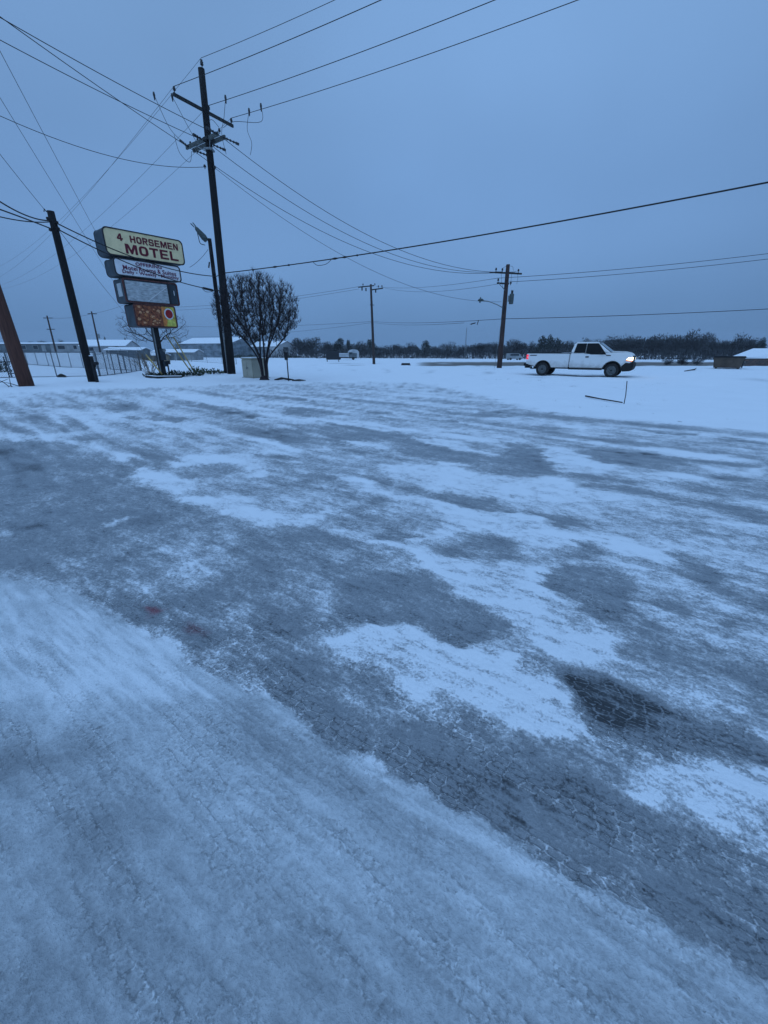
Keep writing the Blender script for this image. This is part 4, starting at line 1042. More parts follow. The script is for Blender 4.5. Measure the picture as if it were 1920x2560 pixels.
for z0_, xs in ((6.82, (0, 1.0)), (5.78, (0, 1.0)), (4.375, (.1, .9))):
    for x_ in xs:
        k = MB(); k.box((x_ + .1, DEP / 2, z0_), (.2, .4, .14)); k.build('spacer', M_trim, sg)

# planter at the foot of the sign
M_leaf_dark = mat('dark_evergreen_leaf', (.018, .032, .018), .55, .5, 8)
M_leaf_green = mat('hardy_green_leaf', (.035, .060, .022), .55, .4, 8)
M_soil = mat('dark_soil', (.03, .028, .024), .9, .5, 8, .5)
pb = thing('planter_bed', 'low snow edged planter bed at the foot of the motel sign', 'planter', (-14.0, 27.2, 0))
k = MB(); k.prism([(-.9, .1), (.3, -1.0), (1.5, -.7), (1.0, 1.2), (-.8, 1.9)], -.05, .10, 'z'); k.build('soil', M_soil, pb, bevel=.03)
edge_pts = [(-1.0, .1), (.28, -1.1), (1.65, -.75)]
for a_, b_ in zip(edge_pts, edge_pts[1:]):
    bar(pb, 'edging_timber', (a_[0], a_[1], .07), (b_[0], b_[1], .07), .12, .16, M_arm_wood)
    bar(pb, 'edging_snow', (a_[0], a_[1], .165), (b_[0], b_[1], .165), .13, .035, M_snowcap, .012)
rnd = random.Random(9)
def leaf_clump(name, n, sx, sy, h, size, m, parent=None, seed=0, up=.5):
    rr_ = random.Random(seed); k = MB()
    for q in range(n):
        a_ = rr_.uniform(0, 6.283); t = math.sqrt(rr_.random())
        c_ = Vector((sx * t * math.cos(a_), sy * t * math.sin(a_), 0)); zz = rr_.uniform(.02, h * (1.05 - .55 * t))
        d_ = Vector((rr_.uniform(-1, 1), rr_.uniform(-1, 1), rr_.uniform(-.2, 1) + up)).normalized()
        w_ = d_.cross(Vector((rr_.uniform(-1, 1), rr_.uniform(-1, 1), rr_.uniform(-1, 1)))).normalized()
        L0 = size * rr_.uniform(.6, 1.3); b0 = c_ + Vector((0, 0, zz))
        nrm = d_.cross(w_) * L0 * .12
        k.add([b0, b0 + d_ * L0 * .5 + w_ * L0 * .22 + nrm, b0 + d_ * L0, b0 + d_ * L0 * .5 - w_ * L0 * .22 + nrm], [(0, 1, 2, 3)])
    return k.build(name, m, parent)
for i_, (x_, y_, sx, h_, n_, lab) in enumerate((
        (-14.55, 27.6, .75, .22, 160, 'low dark green ground cover at the left end of the planter'),
        (-13.2, 27.4, .55, .42, 150, 'leafy evergreen clump just right of the sign post'),
        (-12.75, 28.1, .5, .34, 110, 'second small evergreen clump right of the sign post'),
        (-12.45, 29.9, .55, .46, 130, 'round green bush between the sign and the tallest pole'),
        (-12.2, 28.4, .4, .2, 70, 'low scrappy plant poking from snow right of the planter'),
        (-11.9, 30.3, .35, .36, 70, 'upright green plant left of the tallest pole'),
        (-11.55, 30.6, .25, .32, 50, 'small yellow green plant touching the tallest pole foot'),
        (-13.55, 31.3, .4, .55, 90, 'green bush at the foot of the yellow guy guards'))):
    pl = thing('planter_plant', lab, 'plant', (x_, y_, .03), group='plants below the sign')
    leaf_clump('foliage', n_, sx, sx * .8, h_, .17, (M_leaf_dark, M_leaf_green)[i_ in (3, 6, 7)], pl, 40 + i_)
    k = MB()
    for q in range(5): k.tube([(rnd.uniform(-.1, .1), rnd.uniform(-.1, .1), -.03), (rnd.uniform(-sx, sx) * .6, rnd.uniform(-sx, sx) * .5, h_ * .8)], .008, 4)
    k.build('stems', M_dark_wood, pl)

# bare shrub left of the sign post
def twig_shrub(parent, n, h, spread, m, seed, r=.012):
    rr_ = random.Random(seed); k = MB()
    for q in range(n):
        a_ = rr_.uniform(0, 6.283); p = Vector((rr_.uniform(-.12, .12), rr_.uniform(-.12, .12), 0))
        d_ = Vector((math.cos(a_) * spread, math.sin(a_) * spread, 1)).normalized(); pts = [p]
        L0 = h * rr_.uniform(.6, 1.05)
        for j in range(5):
            d_ = (d_ + Vector((rr_.uniform(-.25, .25), rr_.uniform(-.25, .25), rr_.uniform(-.05, .15)))).normalized()
            pts.append(pts[-1] + d_ * L0 / 5)
        k.tube(pts, [r * (1 - .15 * j) for j in range(6)], 4)
        for j in (2, 3, 4):
            for s_ in range(2):
                e_ = (d_ + Vector((rr_.uniform(-.9, .9), rr_.uniform(-.9, .9), rr_.uniform(-.1, .6)))).normalized()
                k.tube([pts[j], pts[j] + e_ * L0 * .16, pts[j] + e_ * L0 * .26 + Vector((0, 0, .03))], [r * .6, r * .45, r * .3], 3)
    return k.build('twigs', m, parent)
M_twig = mat('pale_brown_twig', (.16, .12, .085), .9, .3, 8)
M_twig_d = mat('dark_twig', (.030, .026, .026), .9, .3, 8)
sh = thing('bare_shrub', 'leafless pale shrub spreading left of the sign post', 'shrub', (-15.9, 29.6, 0))
twig_shrub(sh, 26, 1.75, .75, M_twig, 5, .013)
# mailbox
mb = thing('mailbox', 'small dark mailbox on a thin post beside the sign', 'mailbox', (-14.98, 30.3, 0), R(-20))
k = MB(); k.box((0, 0, .36), (.07, .07, .74)); k.build('post', M_black_metal, mb)
k = MB(); k.prism([(-.13, .0), (.13, .0), (.13, .12), (.09, .2), (0, .235), (-.09, .2), (-.13, .12)], -.24, .24, 'y'); bx = k.build('box', M_black_metal, mb, bevel=.01); bx.location = (0, 0, .72); bx.rotation_euler = (0, 0, R(60))
k = MB(); k.box((.14, -.1, .2), (.015, .03, .12)); k.build('flag', mat('faded_red', (.12, .02, .02), .6), bx)
# yellow guy guards
M_guard = mat('yellow_plastic_guard', (.42, .30, .11), .6, .3, 3)
for lab, a_, b_ in (('left yellow guard of the guy wire pair between sign and tallest pole', (-13.78, 31.25, .0), (-15.2, 31.25, 2.55)),
                    ('right yellow guard of the guy wire pair between sign and tallest pole', (-13.6, 31.35, .0), (-14.75, 31.35, 2.5)),
                    ('short yellow guard slanting across the foot of the sign post', (-13.85, 27.35, .0), (-15.1, 28.0, 1.35))):
    g_ = thing('guy_guard', lab, 'guy guard', a_, group='guy wire guards')
    v_ = Vector(b_) - Vector(a_)
    k = MB(); k.tube([(0, 0, 0), v_], .045, 8); k.build('guard', M_guard, g_, smooth=True)
    k = MB(); k.tube([v_ * .98, v_ * 1.6], .012, 5); k.build('guy_wire', M_galv, g_)

# ------------------------------------------------------------------ beige utility cabinet
ub = thing('utility_cabinet', 'beige metal utility cabinet behind the round bare tree trunk', 'utility cabinet', (-7.9, 26.75, 0), R(-50))
M_beige = mat('beige_paint', (.36, .34, .27), .6, .12, 1.5)
k = MB(); k.box((0, 0, .56), (1.55, 1.0, 1.12)); k.build('body', M_beige, ub, bevel=.03)
k = MB(); k.box((0, 0, 1.15), (1.62, 1.07, .06)); k.build('lid', M_beige, ub, bevel=.015)
k = MB(); k.box((0, 0, 1.205), (1.56, 1.0, .05)); k.build('snow_layer', M_snowcap, ub, bevel=.02)
k = MB(); k.box((0, 0, .02), (1.7, 1.15, .1)); k.build('base_pad', mat('concrete', (.3, .3, .29), .9, .2), ub, bevel=.015)
for x_ in (-.39, .39):
    k = MB(); k.box((x_, -.505, .56), (.72, .012, .98)); dr = k.build('door', M_beige, ub, bevel=.004)
    k = MB(); k.box((x_ + (-.28 if x_ > 0 else .28), -.52, .62), (.04, .03, .14)); k.build('handle', M_galv, dr)

# ------------------------------------------------------------------ trees
def colonise(attr, roots, step, kill, infl, iters=90, tropism=(0, 0, .12), seed=0):
    """space colonisation: returns node positions and parent indices"""
    rs = np.random.RandomState(seed)
    P_ = []; par = []
    for chain in roots:
        prev = -1
        for q, p in enumerate(chain):
            P_.append(p); par.append(prev if q else (-1 if len(P_) == 1 else 0)); prev = len(P_) - 1
    P_ = [np.array(p, float) for p in P_]
    A = np.array(attr, float); trop = np.array(tropism)
    for it in range(iters):
        if len(A) == 0: break
        N_ = np.array(P_)
        a32 = A.astype(np.float32); n32 = N_.astype(np.float32)
        d_ = np.sqrt(np.maximum((a32 ** 2).sum(1)[:, None] + (n32 ** 2).sum(1)[None] - 2 * a32 @ n32.T, 0))
        near = d_.argmin(1); dm = d_[np.arange(len(A)), near]
        ok = dm < infl
        if not ok.any(): break
        new = {}
        for ai in np.where(ok)[0]:
            v_ = A[ai] - N_[near[ai]]; new.setdefault(near[ai], []).append(v_ / (np.linalg.norm(v_) + 1e-9))
        cnt = 0
        for ni, vs_ in new.items():
            v_ = np.mean(vs_, 0) + trop + rs.normal(0, .12, 3); v_ /= np.linalg.norm(v_) + 1e-9
            q = N_[ni] + v_ * step
            P_.append(q); par.append(ni); cnt += 1
        NN = np.array(P_[-cnt:])
        dd = np.linalg.norm(A[:, None, :] - NN[None], axis=2).min(1)
        A = A[dd > kill]
    return np.array(P_), np.array(par)

def branch_mesh(P_, par, tip, expo=2.4, sides=5, rmax=.2):
    n = len(P_); acc = np.zeros(n); ch = [[] for _ in range(n)]
    for i in range(1, n):
        if par[i] >= 0: ch[par[i]].append(i)
    for i in range(n - 1, -1, -1):
        if not ch[i]: acc[i] = tip ** expo
        else: acc[i] += sum(acc[c_] for c_ in ch[i])
    rad = np.minimum(acc ** (1 / expo), rmax)
    k = MB(); done = np.zeros(n, bool)
    for i in range(n):
        starts_ = ch[i][1:] if (par[i] >= 0 or i == 0) and ch[i] else []
        if par[i] < 0 and ch[i]: starts_ = ch[i]
        for c_ in starts_:
            pts = [P_[i]]; rr_ = [min(rad[i], rad[c_] * 1.15)]; q = c_
            while True:
                pts.append(P_[q]); rr_.append(rad[q])
                if not ch[q]: break
                q = ch[q][0]
            k.tube(pts, rr_, sides if rr_[0] > .03 else 3, cap=False)
    return k, rad, ch

def twigs(P_, ch, n, L0, r, seed, up=.6):
    rs = random.Random(seed); k = MB()
    leaves = [i for i in range(len(P_)) if len(ch[i]) == 0 or (rs.random() < .5 and P_[i][2] > .4 * P_[:, 2].max())]
    for q in range(n):
        i = rs.choice(leaves); p = Vector(P_[i])
        d_ = Vector((rs.uniform(-1, 1), rs.uniform(-1, 1), rs.uniform(-.3, 1) + up)).normalized()
        l_ = L0 * rs.uniform(.5, 1.3); w_ = d_.orthogonal().normalized() * r
        w2 = d_.cross(w_)
        e_ = p + d_ * l_ + Vector((rs.uniform(-.1, .1), rs.uniform(-.1, .1), 0)) * l_
        k.add([p + w_, p - w_ * .5 + w2 * .87, p - w_ * .5 - w2 * .87, e_], [(0, 1, 3), (1, 2, 3), (2, 0, 3)])
    return k

rs = np.random.RandomState(3)
TB = (-6.69, 24.22, 0)
tr = thing('crape_myrtle_tree', 'rounded leafless multi stemmed tree with dense vase shaped crown beside the cabinet', 'tree', TB)
att = []
while len(att) < 3600:
    p = rs.uniform(-1, 1, 3)
    rr2 = (p ** 2).sum()
    if rr2 > 1 or (rr2 < .3 and rs.rand() < .6): continue
    q = np.array([p[0] * 2.3 - .03, p[1] * 2.2, p[2] * 1.75 + 3.5])
    q[0] += .12 * math.sin(q[2] * 7 + p[1] * 3); q[2] += .12 * math.sin(q[0] * 4.1) + .08 * math.sin(q[0] * 9 + 1)
    if q[2] < 1.95: continue
    if abs(p[0]) > .62 + .38 * min(1, max(0, (q[2] - 1.9) / 1.0)): continue
    att.append(q)
roots = [[(0, 0, -.1), (0, 0, .1)]]
for (bx_, ex, ey, ez) in ((-.2, -1.15, .1, 2.35), (-.16, -.55, -.35, 2.45), (-.1, -.1, .3, 2.6), (.12, .2, -.3, 2.5), (.2, .75, .1, 2.45), (.24, 1.3, 0, 2.2), (-.14, -.75, .45, 2.4), (.16, .5, .4, 2.4)):
    pts = []
    for t in (.06, .2, .36, .52, .66, .8, .92, 1.0):
        f_ = max(0, (t - .45) / .55) ** 1.25
        pts.append((bx_ * (.55 + .45 * min(1, t / .5)) + (ex - bx_) * f_ + .02 * math.sin(t * 9 + ex * 5), ey * (.25 * t + .75 * f_), .05 + ez * t))
    roots.append(pts)
P_, par = colonise(att, roots, .12, .14, 1.3, 90, (0, 0, .2), 5)
k, rad, ch = branch_mesh(P_, par, .0066, 2.5, 6, .11)
M_myrtle = mat('smooth_grey_brown_bark', (.022, .016, .018), .8, .4, 6, .3)
k.build('trunk', M_myrtle, tr, smooth=True)
print('myrtle nodes', len(P_))
k = twigs(P_, ch, 24000, .28, .0044, 8, 1.0); k.build('crown', mat('fine_twig', (.026, .020, .022), .9, .4, 6), tr)
k = MB(); k.tube([(-.02, 0, -.05), (-.02, 0, .03), (-.02, 0, .22), (-.02, 0, .3)], [.34, .30, .20, .12], 12); k.build('root_flare', M_myrtle, tr, smooth=True)

# bare tree behind the sign
def spreading_tree(loc, h, w_, seed, lab, trunk_h, m=None):
    rs_ = np.random.RandomState(seed); at = []
    while len(at) < 520:
        p = rs_.uniform(-1, 1, 3); r2 = (p ** 2).sum()
        if r2 > 1 or (r2 < .3 and rs_.rand() < .7): continue
        q = np.array([p[0] * w_, p[1] * w_, trunk_h * .9 + (p[2] * .5 + .5) * (h - trunk_h * .9)])
        if q[2] < trunk_h + .12 * h * rs_.rand(): continue
        at.append(q)
    t_ = thing('bare_tree', lab, 'tree', loc)
    P1, pr = colonise(at, [[(0, 0, -.2), (.03, 0, trunk_h * .35), (-.03, 0, trunk_h * .7), (0, 0, trunk_h)]], h * .045, h * .06, h * .5, 70, (0, 0, .05), seed)
    kk, rd, c_ = branch_mesh(P1, pr, h * .0020, 2.3, 5, h * .03)
    kk.build('trunk', m or M_twig_d, t_, smooth=True)
    twigs(P1, c_, 1500, h * .07, h * .0010, seed, .1).build('crown', m or M_twig_d, t_)
    return t_
spreading_tree((-25.6, 50, 0), 6.2, 3.9, 12, 'spreading leafless tree directly behind the motel sign post', 2.0)

# ------------------------------------------------------------------ far treeline
M_far_tree = mat('winter_twig_mass', (.026, .028, .031), .95, .5, .9, c2=(.09, .095, .104))
M_far_ever = mat('cedar_green', (.024, .036, .032), .95, .5, .9, c2=(.060, .080, .074))
M_far_trunk = mat('far_bark', (.032, .029, .03), .95, .3, 2)
def far_crown(seed, evergreen=False, n=2300):
    """unit tree: height 1, width about 1"""
    rs_ = np.random.RandomState(seed); rr_ = random.Random(seed)
    lobes = []
    if evergreen:
        for q in range(7): lobes.append((rr_.uniform(-.12, .12), rr_.uniform(-.12, .12), .15 + .75 * q / 6, .36 * (1 - .75 * q / 6) + .05, .2))
    else:
        for q in range(11):
            a_ = rr_.uniform(0, 6.283); t = rr_.uniform(.05, .36)
            lobes.append((t * math.cos(a_), t * math.sin(a_), rr_.uniform(.22, .74), rr_.uniform(.16, .27), rr_.uniform(.16, .26)))
        lobes.append((0, 0, .25, .42, .26))
    k = MB()
    for q in range(n):
        lx, ly, lz, lr, lh = rr_.choice(lobes)
        v_ = Vector((rr_.gauss(0, 1), rr_.gauss(0, 1), rr_.gauss(0, 1))).normalized()
        t = rr_.random() ** .45
        p = Vector((lx + v_.x * lr * t, ly + v_.y * lr * t, max(.01, lz + v_.z * lh * t)))
        d_ = (v_ * .7 + Vector((rr_.uniform(-.5, .5), rr_.uniform(-.5, .5), rr_.uniform(0, .9)))).normalized()
        s_ = rr_.uniform(.03, .085) if not evergreen else rr_.uniform(.03, .07)
        w_ = d_.cross(Vector((rr_.uniform(-1, 1), rr_.uniform(-1, 1), rr_.uniform(-1, 1)))).normalized() * s_ * (.16 if not evergreen else .35)
        k.add([p - w_, p + w_, p + d_ * s_ + w_ * .2, p + d_ * s_ - w_ * .2], [(0, 1, 2, 3)])
    return k.mesh('crown')
def far_trunk(seed):
    rr_ = random.Random(seed); k = MB()
    k.tube([(0, 0, -.05), (.01, 0, .2), (-.01, 0, .45), (.02, 0, .75)], [.03, .022, .016, .006], 5)
    for q in range(9):
        a_ = rr_.uniform(0, 6.283); z0_ = rr_.uniform(.12, .4)
        k.tube([(0, 0, z0_), (.12 * math.cos(a_), .12 * math.sin(a_), z0_ + .2), (.3 * math.cos(a_), .3 * math.sin(a_), z0_ + .42)], [.013, .009, .003], 4)
    return k.mesh('trunk')
CR = [far_crown(100 + q) for q in range(6)]; EV = [far_crown(200 + q, True, 1500) for q in range(3)]
TK = [far_trunk(300 + q) for q in range(3)]
for m_ in CR: m_.materials.append(M_far_tree)
for m_ in EV: m_.materials.append(M_far_ever)
for m_ in TK: m_.materials.append(M_far_trunk)
def far_tree(x, y, h, w_, rnd_, ever=False, lab=None, grp=None):
    t_ = thing('evergreen_tree' if ever else 'winter_tree', lab or ('dark evergreen tree in the treeline beyond the field' if ever else 'dark leafless tree in the treeline beyond the field'), 'tree',
               (x, y, gz(x, y) - .1), rnd_.uniform(0, 6.28), grp or ('evergreens of the far treeline' if ever else 'bare trees of the far treeline'))
    t_.scale = (w_, w_, h)
    link('crown', (EV if ever else CR)[rnd_.randrange(3 if ever else 6)], t_)
    link('trunk', TK[rnd_.randrange(3)], t_)
rt = random.Random(77)
TREES = [(-34.5,178.9,7.2,9.4,0), (-33.7,192.5,6.7,8.9,0), (-29.9,180.7,8.0,10.4,0), (-29.6,193.2,6.9,9.9,0), (-23.7,176.3,7.1,8.3,0), (-24.2,190.6,6.4,7.9,0), (-18.6,180.4,6.4,9.4,1), (-18.4,190.8,5.3,9.0,0), (-14.2,175.2,5.2,5.5,1), (-11.8,190.2,4.9,5.3,0), (-10.1,172.7,6.3,9.0,0), (-8.4,188.1,5.6,8.6,0), (-5.4,173.1,5.5,7.2,1), (-3.4,179.4,4.9,6.9,0), (-0.8,173.9,5.2,7.3,0), (1.6,182.2,4.6,7.0,0), (3.8,171.0,5.5,8.0,0), (6.4,179.9,5.1,7.7,0), (8.6,174.9,5.8,9.1,0), (11.9,187.3,5.3,8.7,0), (13.4,175.1,4.3,5.5,1), (17.3,182.3,3.5,5.3,0), (16.3,172.2,5.2,8.1,1), (20.8,187.6,4.4,7.8,0), (20.9,172.0,4.7,7.2,0), (24.9,181.0,3.7,6.9,0), (24.7,171.5,5.2,9.0,0), (29.6,182.6,4.2,8.6,0), (28.0,163.7,4.5,6.8,0), (32.3,177.7,3.7,6.6,0), (33.1,163.5,5.6,7.7,0), (38.3,176.6,4.7,7.4,0), (36.9,164.3,6.1,6.9,0), (41.7,175.4,5.0,6.6,0), (41.4,164.4,5.1,6.9,0), (46.3,175.3,4.7,6.6,0), (43.8,159.7,5.0,6.7,0), (51.1,175.5,4.1,6.4,0), (47.9,161.6,6.1,7.6,0), (52.9,172.6,4.8,7.3,0), (51.6,163.8,7.1,4.5,0), (58.8,178.4,6.7,4.3,0), (54.2,160.9,5.6,8.4,0), (61.6,172.7,4.9,8.1,0), (56.1,158.3,6.3,8.3,1), (64.1,173.8,6.1,7.9,0), (60.2,161.7,6.5,6.8,1), (68.9,176.5,5.5,6.5,0), (62.9,161.2,5.9,6.7,1), (70.0,172.8,5.2,6.5,0), (63.8,154.2,5.5,6.5,0), (71.7,165.9,5.0,6.2,0), (69.5,156.6,6.4,8.2,0), (76.1,166.2,5.8,7.8,0), (71.5,156.3,6.1,6.5,0), (79.8,168.4,5.4,6.3,0), (73.3,151.2,5.7,6.3,0), (78.8,158.9,4.8,6.1,0), (80.1,156.8,6.7,9.0,0), (90.4,170.7,5.7,8.6,0), (81.0,150.9,7.1,9.5,0), (90.8,163.6,6.8,9.1,0), (82.9,148.1,6.5,7.7,0), (91.8,161.6,6.1,7.4,0), (87.4,147.6,6.0,7.7,0), (95.4,157.0,5.7,7.4,0), (90.7,146.9,6.9,10.8,0), (97.7,154.6,6.4,10.3,0), (98.0,149.9,6.5,9.4,0), (106.3,159.1,5.8,9.0,0), (97.5,143.3,6.8,10.5,0), (106.4,153.5,6.5,10.0,0), (101.0,142.9,7.0,9.0,0), (111.8,154.0,6.6,8.6,0), (106.8,146.0,5.7,7.6,0), (114.1,152.2,5.4,7.3,0), (106.8,141.4,5.0,5.9,0), (115.2,149.0,4.1,5.7,0), (112.0,145.0,5.6,7.6,0), (120.8,153.2,4.4,7.3,0), (115.6,144.9,6.1,8.3,0), (124.6,153.1,5.3,8.0,0), (115.7,140.8,5.3,5.9,0), (125.7,150.0,4.4,5.6,0), (116.5,137.0,4.7,5.7,1), (131.8,152.7,3.7,5.5,0)]
ZONES = [(816, 'between the white shed and the dark board'), (927, 'between the dark board and the far centre pole'), (1085, 'just right of the far centre pole'), (1255, 'just left of the pickup pole'),
         (1320, 'between the pickup pole and the pickup'), (1450, 'above the pickup bed'), (1590, 'above the pickup cab and hood'), (1700, 'just right of the pickup nose'), (1800, 'left of the dumpster'), (9999, 'behind the dumpster and snowy roofs')]
ZC = {}
for (x, y, h, w_, ev) in TREES:
    zn = next(t_ for p_, t_ in ZONES if 960 + x / y * 1090 < p_)
    far_tree(x, y, h * rt.uniform(.84, 1.25) * (1.18 if x / y > .45 else 1.0), w_ * rt.uniform(.85, 1.15), rt, bool(ev), ('dark evergreen in the far treeline ' if ev else 'leafless tree in the far treeline ') + zn, 'treeline ' + zn)
for (x, y, h, w_, ev, lab) in [(-62.3,200.0,8.1,6.5,1,'dark evergreen rising between the greenhouse and the gabled shed'),
    (-58.7,205.0,8.9,7.4,1,'broad dark evergreen behind the gabled shed roof'),
    (-46.6,200.0,7.5,7.2,0,'bare tree behind the white gabled shed'),
    (-87.4,190.0,8.0,5.8,0,'bare tree at the left end of the greenhouse'),
    (-85.6,195.0,7.4,4.6,0,'small bare tree above the left greenhouse roof'),
    (-84.6,210.0,8.2,7.6,0,'low bare tree crown just above the greenhouse ridge'),
    (-119.7,150.0,3.8,4.1,0,'faint bare tree above the long low building'),
    (-118.8,155.0,4.2,5.6,0,'hazy bare tree cluster above the long low building'),
    (-101.5,140.0,4.3,2.0,0,'thin dark tree right of the far thin pole'),
    (-87.5,140.0,4.3,1.8,1,'small dark treetop above the snowy roofs'),
    (-98.7,150.0,4.3,1.9,0,'thin bare treetop beside the black cable pole'),
    (-87.2,150.0,5.0,1.9,1,'narrow dark treetop left of the sign post'),
    (-85.4,150.0,5.6,1.6,0,'slim treetop nearest the sign post')]:
    far_tree(x, y, h, w_, rt, bool(ev), lab, 'trees around the far buildings')
# low brush tying the treeline together
k = MB(); rb_ = random.Random(31)
for q in range(9000):
    t = rb_.random()
    x = -48 + t * 165; y = 172 - max(0, t - .12) * 46 + rb_.uniform(-4, 6); hh = rb_.random() ** 1.6 * 3.0
    d_ = Vector((rb_.uniform(-.6, .6), rb_.uniform(-.6, .6), 1)).normalized(); s_ = rb_.uniform(.35, .9)
    w_ = d_.cross(Vector((rb_.uniform(-1, 1), rb_.uniform(-1, 1), .2))).normalized() * s_ * .16
    p = Vector((x, y, -1.15 + hh)); k.add([p - w_, p + w_, p + d_ * s_ + w_ * .3, p + d_ * s_ - w_ * .3], [(0, 1, 2, 3)])
tag(k.build('brush', M_far_tree), 'tangled dark brush along the foot of the far treeline', 'brush', kind='stuff')

# ------------------------------------------------------------------ chain link fence
M_link = mat('dull_chain_link', (.12, .135, .15), .6, .2, metal=.2)
def fence_run(pts, h, lab, step=2.4, mesh_pitch=.11):
    f_ = thing('chain_link_fence', lab, 'fence', (pts[0][0], pts[0][1], gz(*pts[0])))
    O = Vector(f_.location)
    for a_, b_ in zip(pts, pts[1:]):
        A = Vector((a_[0], a_[1], gz(*a_))) - O; B = Vector((b_[0], b_[1], gz(*b_))) - O
        L0 = (B - A).length; n = max(1, round(L0 / step))
        for q in range(n + 1):
            p = A.lerp(B, q / n); big_ = q in (0, n)
            if q == n and b_ is not pts[-1]: continue
            k = MB(); k.tube([p - Vector((0, 0, .1)), p + Vector((0, 0, h + .03))], .045 if big_ else .03, 7); po = k.build('post', M_link, f_, smooth=True)
            k = MB(); k.tube([p + Vector((0, 0, h + .03)), p + Vector((0, 0, h + .08))], [.05, .02], 7); k.build('cap', M_link, po)
        for z in (.06, h):
            k = MB(); k.tube([A + Vector((0, 0, z)), B + Vector((0, 0, z))], .024, 6); k.build('rail', M_link, f_, smooth=True)
        k = MB(); d_ = (B - A) / L0
        m_ = int(L0 / mesh_pitch); zz = h - .08
        for q in range(-int(zz / mesh_pitch), m_ + 1):
            for s_ in (1, -1):
                x0 = q * mesh_pitch if s_ > 0 else q * mesh_pitch + zz
                t0, t1 = (x0, x0 + zz * s_)
                lo, hi = max(0, min(t0, t1)), min(L0, max(t0, t1))
                if hi - lo < .02: continue
                za = .06 + (lo - t0) * s_; zb = .06 + (hi - t0) * s_
                p = A + d_ * lo + Vector((0, 0, za)); q2 = A + d_ * hi + Vector((0, 0, zb))
                u = (q2 - p).normalized(); w_ = Vector((-d_.y, d_.x, 0)) * .003; w2 = u.cross(w_)
                k.add([p + w_, p - w_ * .5 + w2, p - w_ * .5 - w2, q2 + w_, q2 - w_ * .5 + w2, q2 - w_ * .5 - w2], [(0, 1, 4, 3), (1, 2, 5, 4), (2, 0, 3, 5)])
        tag(k.build('chain_mesh', M_link, f_), kind='stuff')
    return f_
fence_run([(-28.5, 24.0), (-23.0, 26.75), (-18.5, 28.2)], 1.5, 'near chain link fence passing behind the brown and black poles')
fence_run([(-18.5, 28.25), (-19.1, 31.6), (-20.0, 35.8)], 1.4, 'receding chain link fence section left of the sign', 1.1, .07)
fence_run([(-20.0, 35.9), (-33.0, 44.5), (-62, 63)], 1.45, 'far chain link fence along the back of the yard', 2.6, .12)
fence_run([(-31, 92), (-52, 76)], 1.3, 'low distant fence line right of the sign post', 3.0, .2)
gt = thing('metal_gate', 'small pipe gate standing ajar at the left edge by the fence', 'gate', (-23.7, 27.4, 0), R(70))
for x_, z1 in ((0, 1.25), (1.1, 1.0)):
    k = MB(); k.tube([(x_, 0, -.05), (x_, 0, z1)], .035, 7); k.build('upright', M_black_metal, gt)
for z in (.25, .95):
    k = MB(); k.tube([(0, 0, z), (1.1, 0, z)], .028, 6); k.build('rail', M_black_metal, gt)
sb = thing('dark_bush', 'small dark bush at the left edge behind the pipe gate', 'bush', (-29.5, 33.5, 0))
leaf_clump('foliage', 420, .75, .6, 1.0, .16, M_leaf_dark, sb, 91)
k = MB(); k.tube([(0, 0, -.05), (.02, 0, .5)], .04, 6); k.build('stem', M_twig_d, sb)
br = thing('dead_branches', 'dead dark branches lying in snow at the left edge before the brown pole', 'branches', (-17.6, 19.9, .05))
k = MB(); rr3 = random.Random(2)
for q in range(9):
    p = Vector((rr3.uniform(-.9, .5), rr3.uniform(-.3, .3), .0)); d_ = Vector((rr3.uniform(-1, 1), rr3.uniform(-.4, .4), rr3.uniform(.0, .35))).normalized()
    k.tube([p, p + d_ * .3 + Vector((0, 0, .04)), p + d_ * .7], [.02, .015, .006], 5)
k.build('twigs', M_twig_d, br)
lt = thing('yard_lump', 'small dark stone lump half buried in snow behind the fence', 'stone', (-20.1, 27.0, .02))
k = MB(); k.tube([(-.28, 0, 0), (-.2, 0, .05), (0, 0, .12), (.2, 0, .07), (.3, 0, 0)], [.02, .1, .14, .1, .02], 8); k.build('stone', M_soil, lt, smooth=True)

# ------------------------------------------------------------------ buildings
M_wall_grey = mat('pale_grey_siding', (.26, .28, .29), .85, .3, .6)
M_wall_white = mat('pale_white_siding', (.42, .44, .46), .85, .2, .5)
M_wall_brown = mat('tan_siding', (.24, .19, .12), .85, .4, .6)
M_wall_dark = mat('dark_block_wall', (.10, .12, .13), .85, .5, .5)
M_win = mat('dark_window_glass', (.02, .03, .04), .2, .3, 2, spec=.6)
M_trimw = mat('grey_trim', (.3, .31, .32), .8, .1)

def gable(name, label, cx, cy, rz, L0, W0, eave, ridge, wall, zb=None, overhang=.3, snow=.12, group='low buildings beyond the fence'):
    z = gz(cx, cy) if zb is None else zb
    b_ = thing(name, label, 'building', (cx, cy, z), rz, group)
    k = MB(); k.prism([(-W0 / 2, -.3), (W0 / 2, -.3), (W0 / 2, eave), (0, ridge - .02), (-W0 / 2, eave)], -L0 / 2, L0 / 2, 'x'); wl_ = k.build('wall', wall, b_)
    sl = (ridge - eave) / (W0 / 2); e = W0 / 2 + overhang; ze = eave - overhang * sl
    rf = None
    k = MB()
    k.prism([(-e, ze), (0, ridge), (e, ze), (e, ze + .07), (0, ridge + .08), (-e, ze + .07)], -L0 / 2 - overhang, L0 / 2 + overhang, 'x')
    rf = k.build('roof', M_trimw, b_)
    k = MB()
    k.prism([(-e - .02, ze + .075), (0, ridge + .085), (e + .02, ze + .075), (e - .03, ze + .09 + snow), (0, ridge + .1 + snow), (-e + .03, ze + .09 + snow)], -L0 / 2 - overhang - .03, L0 / 2 + overhang + .03, 'x')
    k.build('roof_snow', M_snowcap, rf)
    return b_

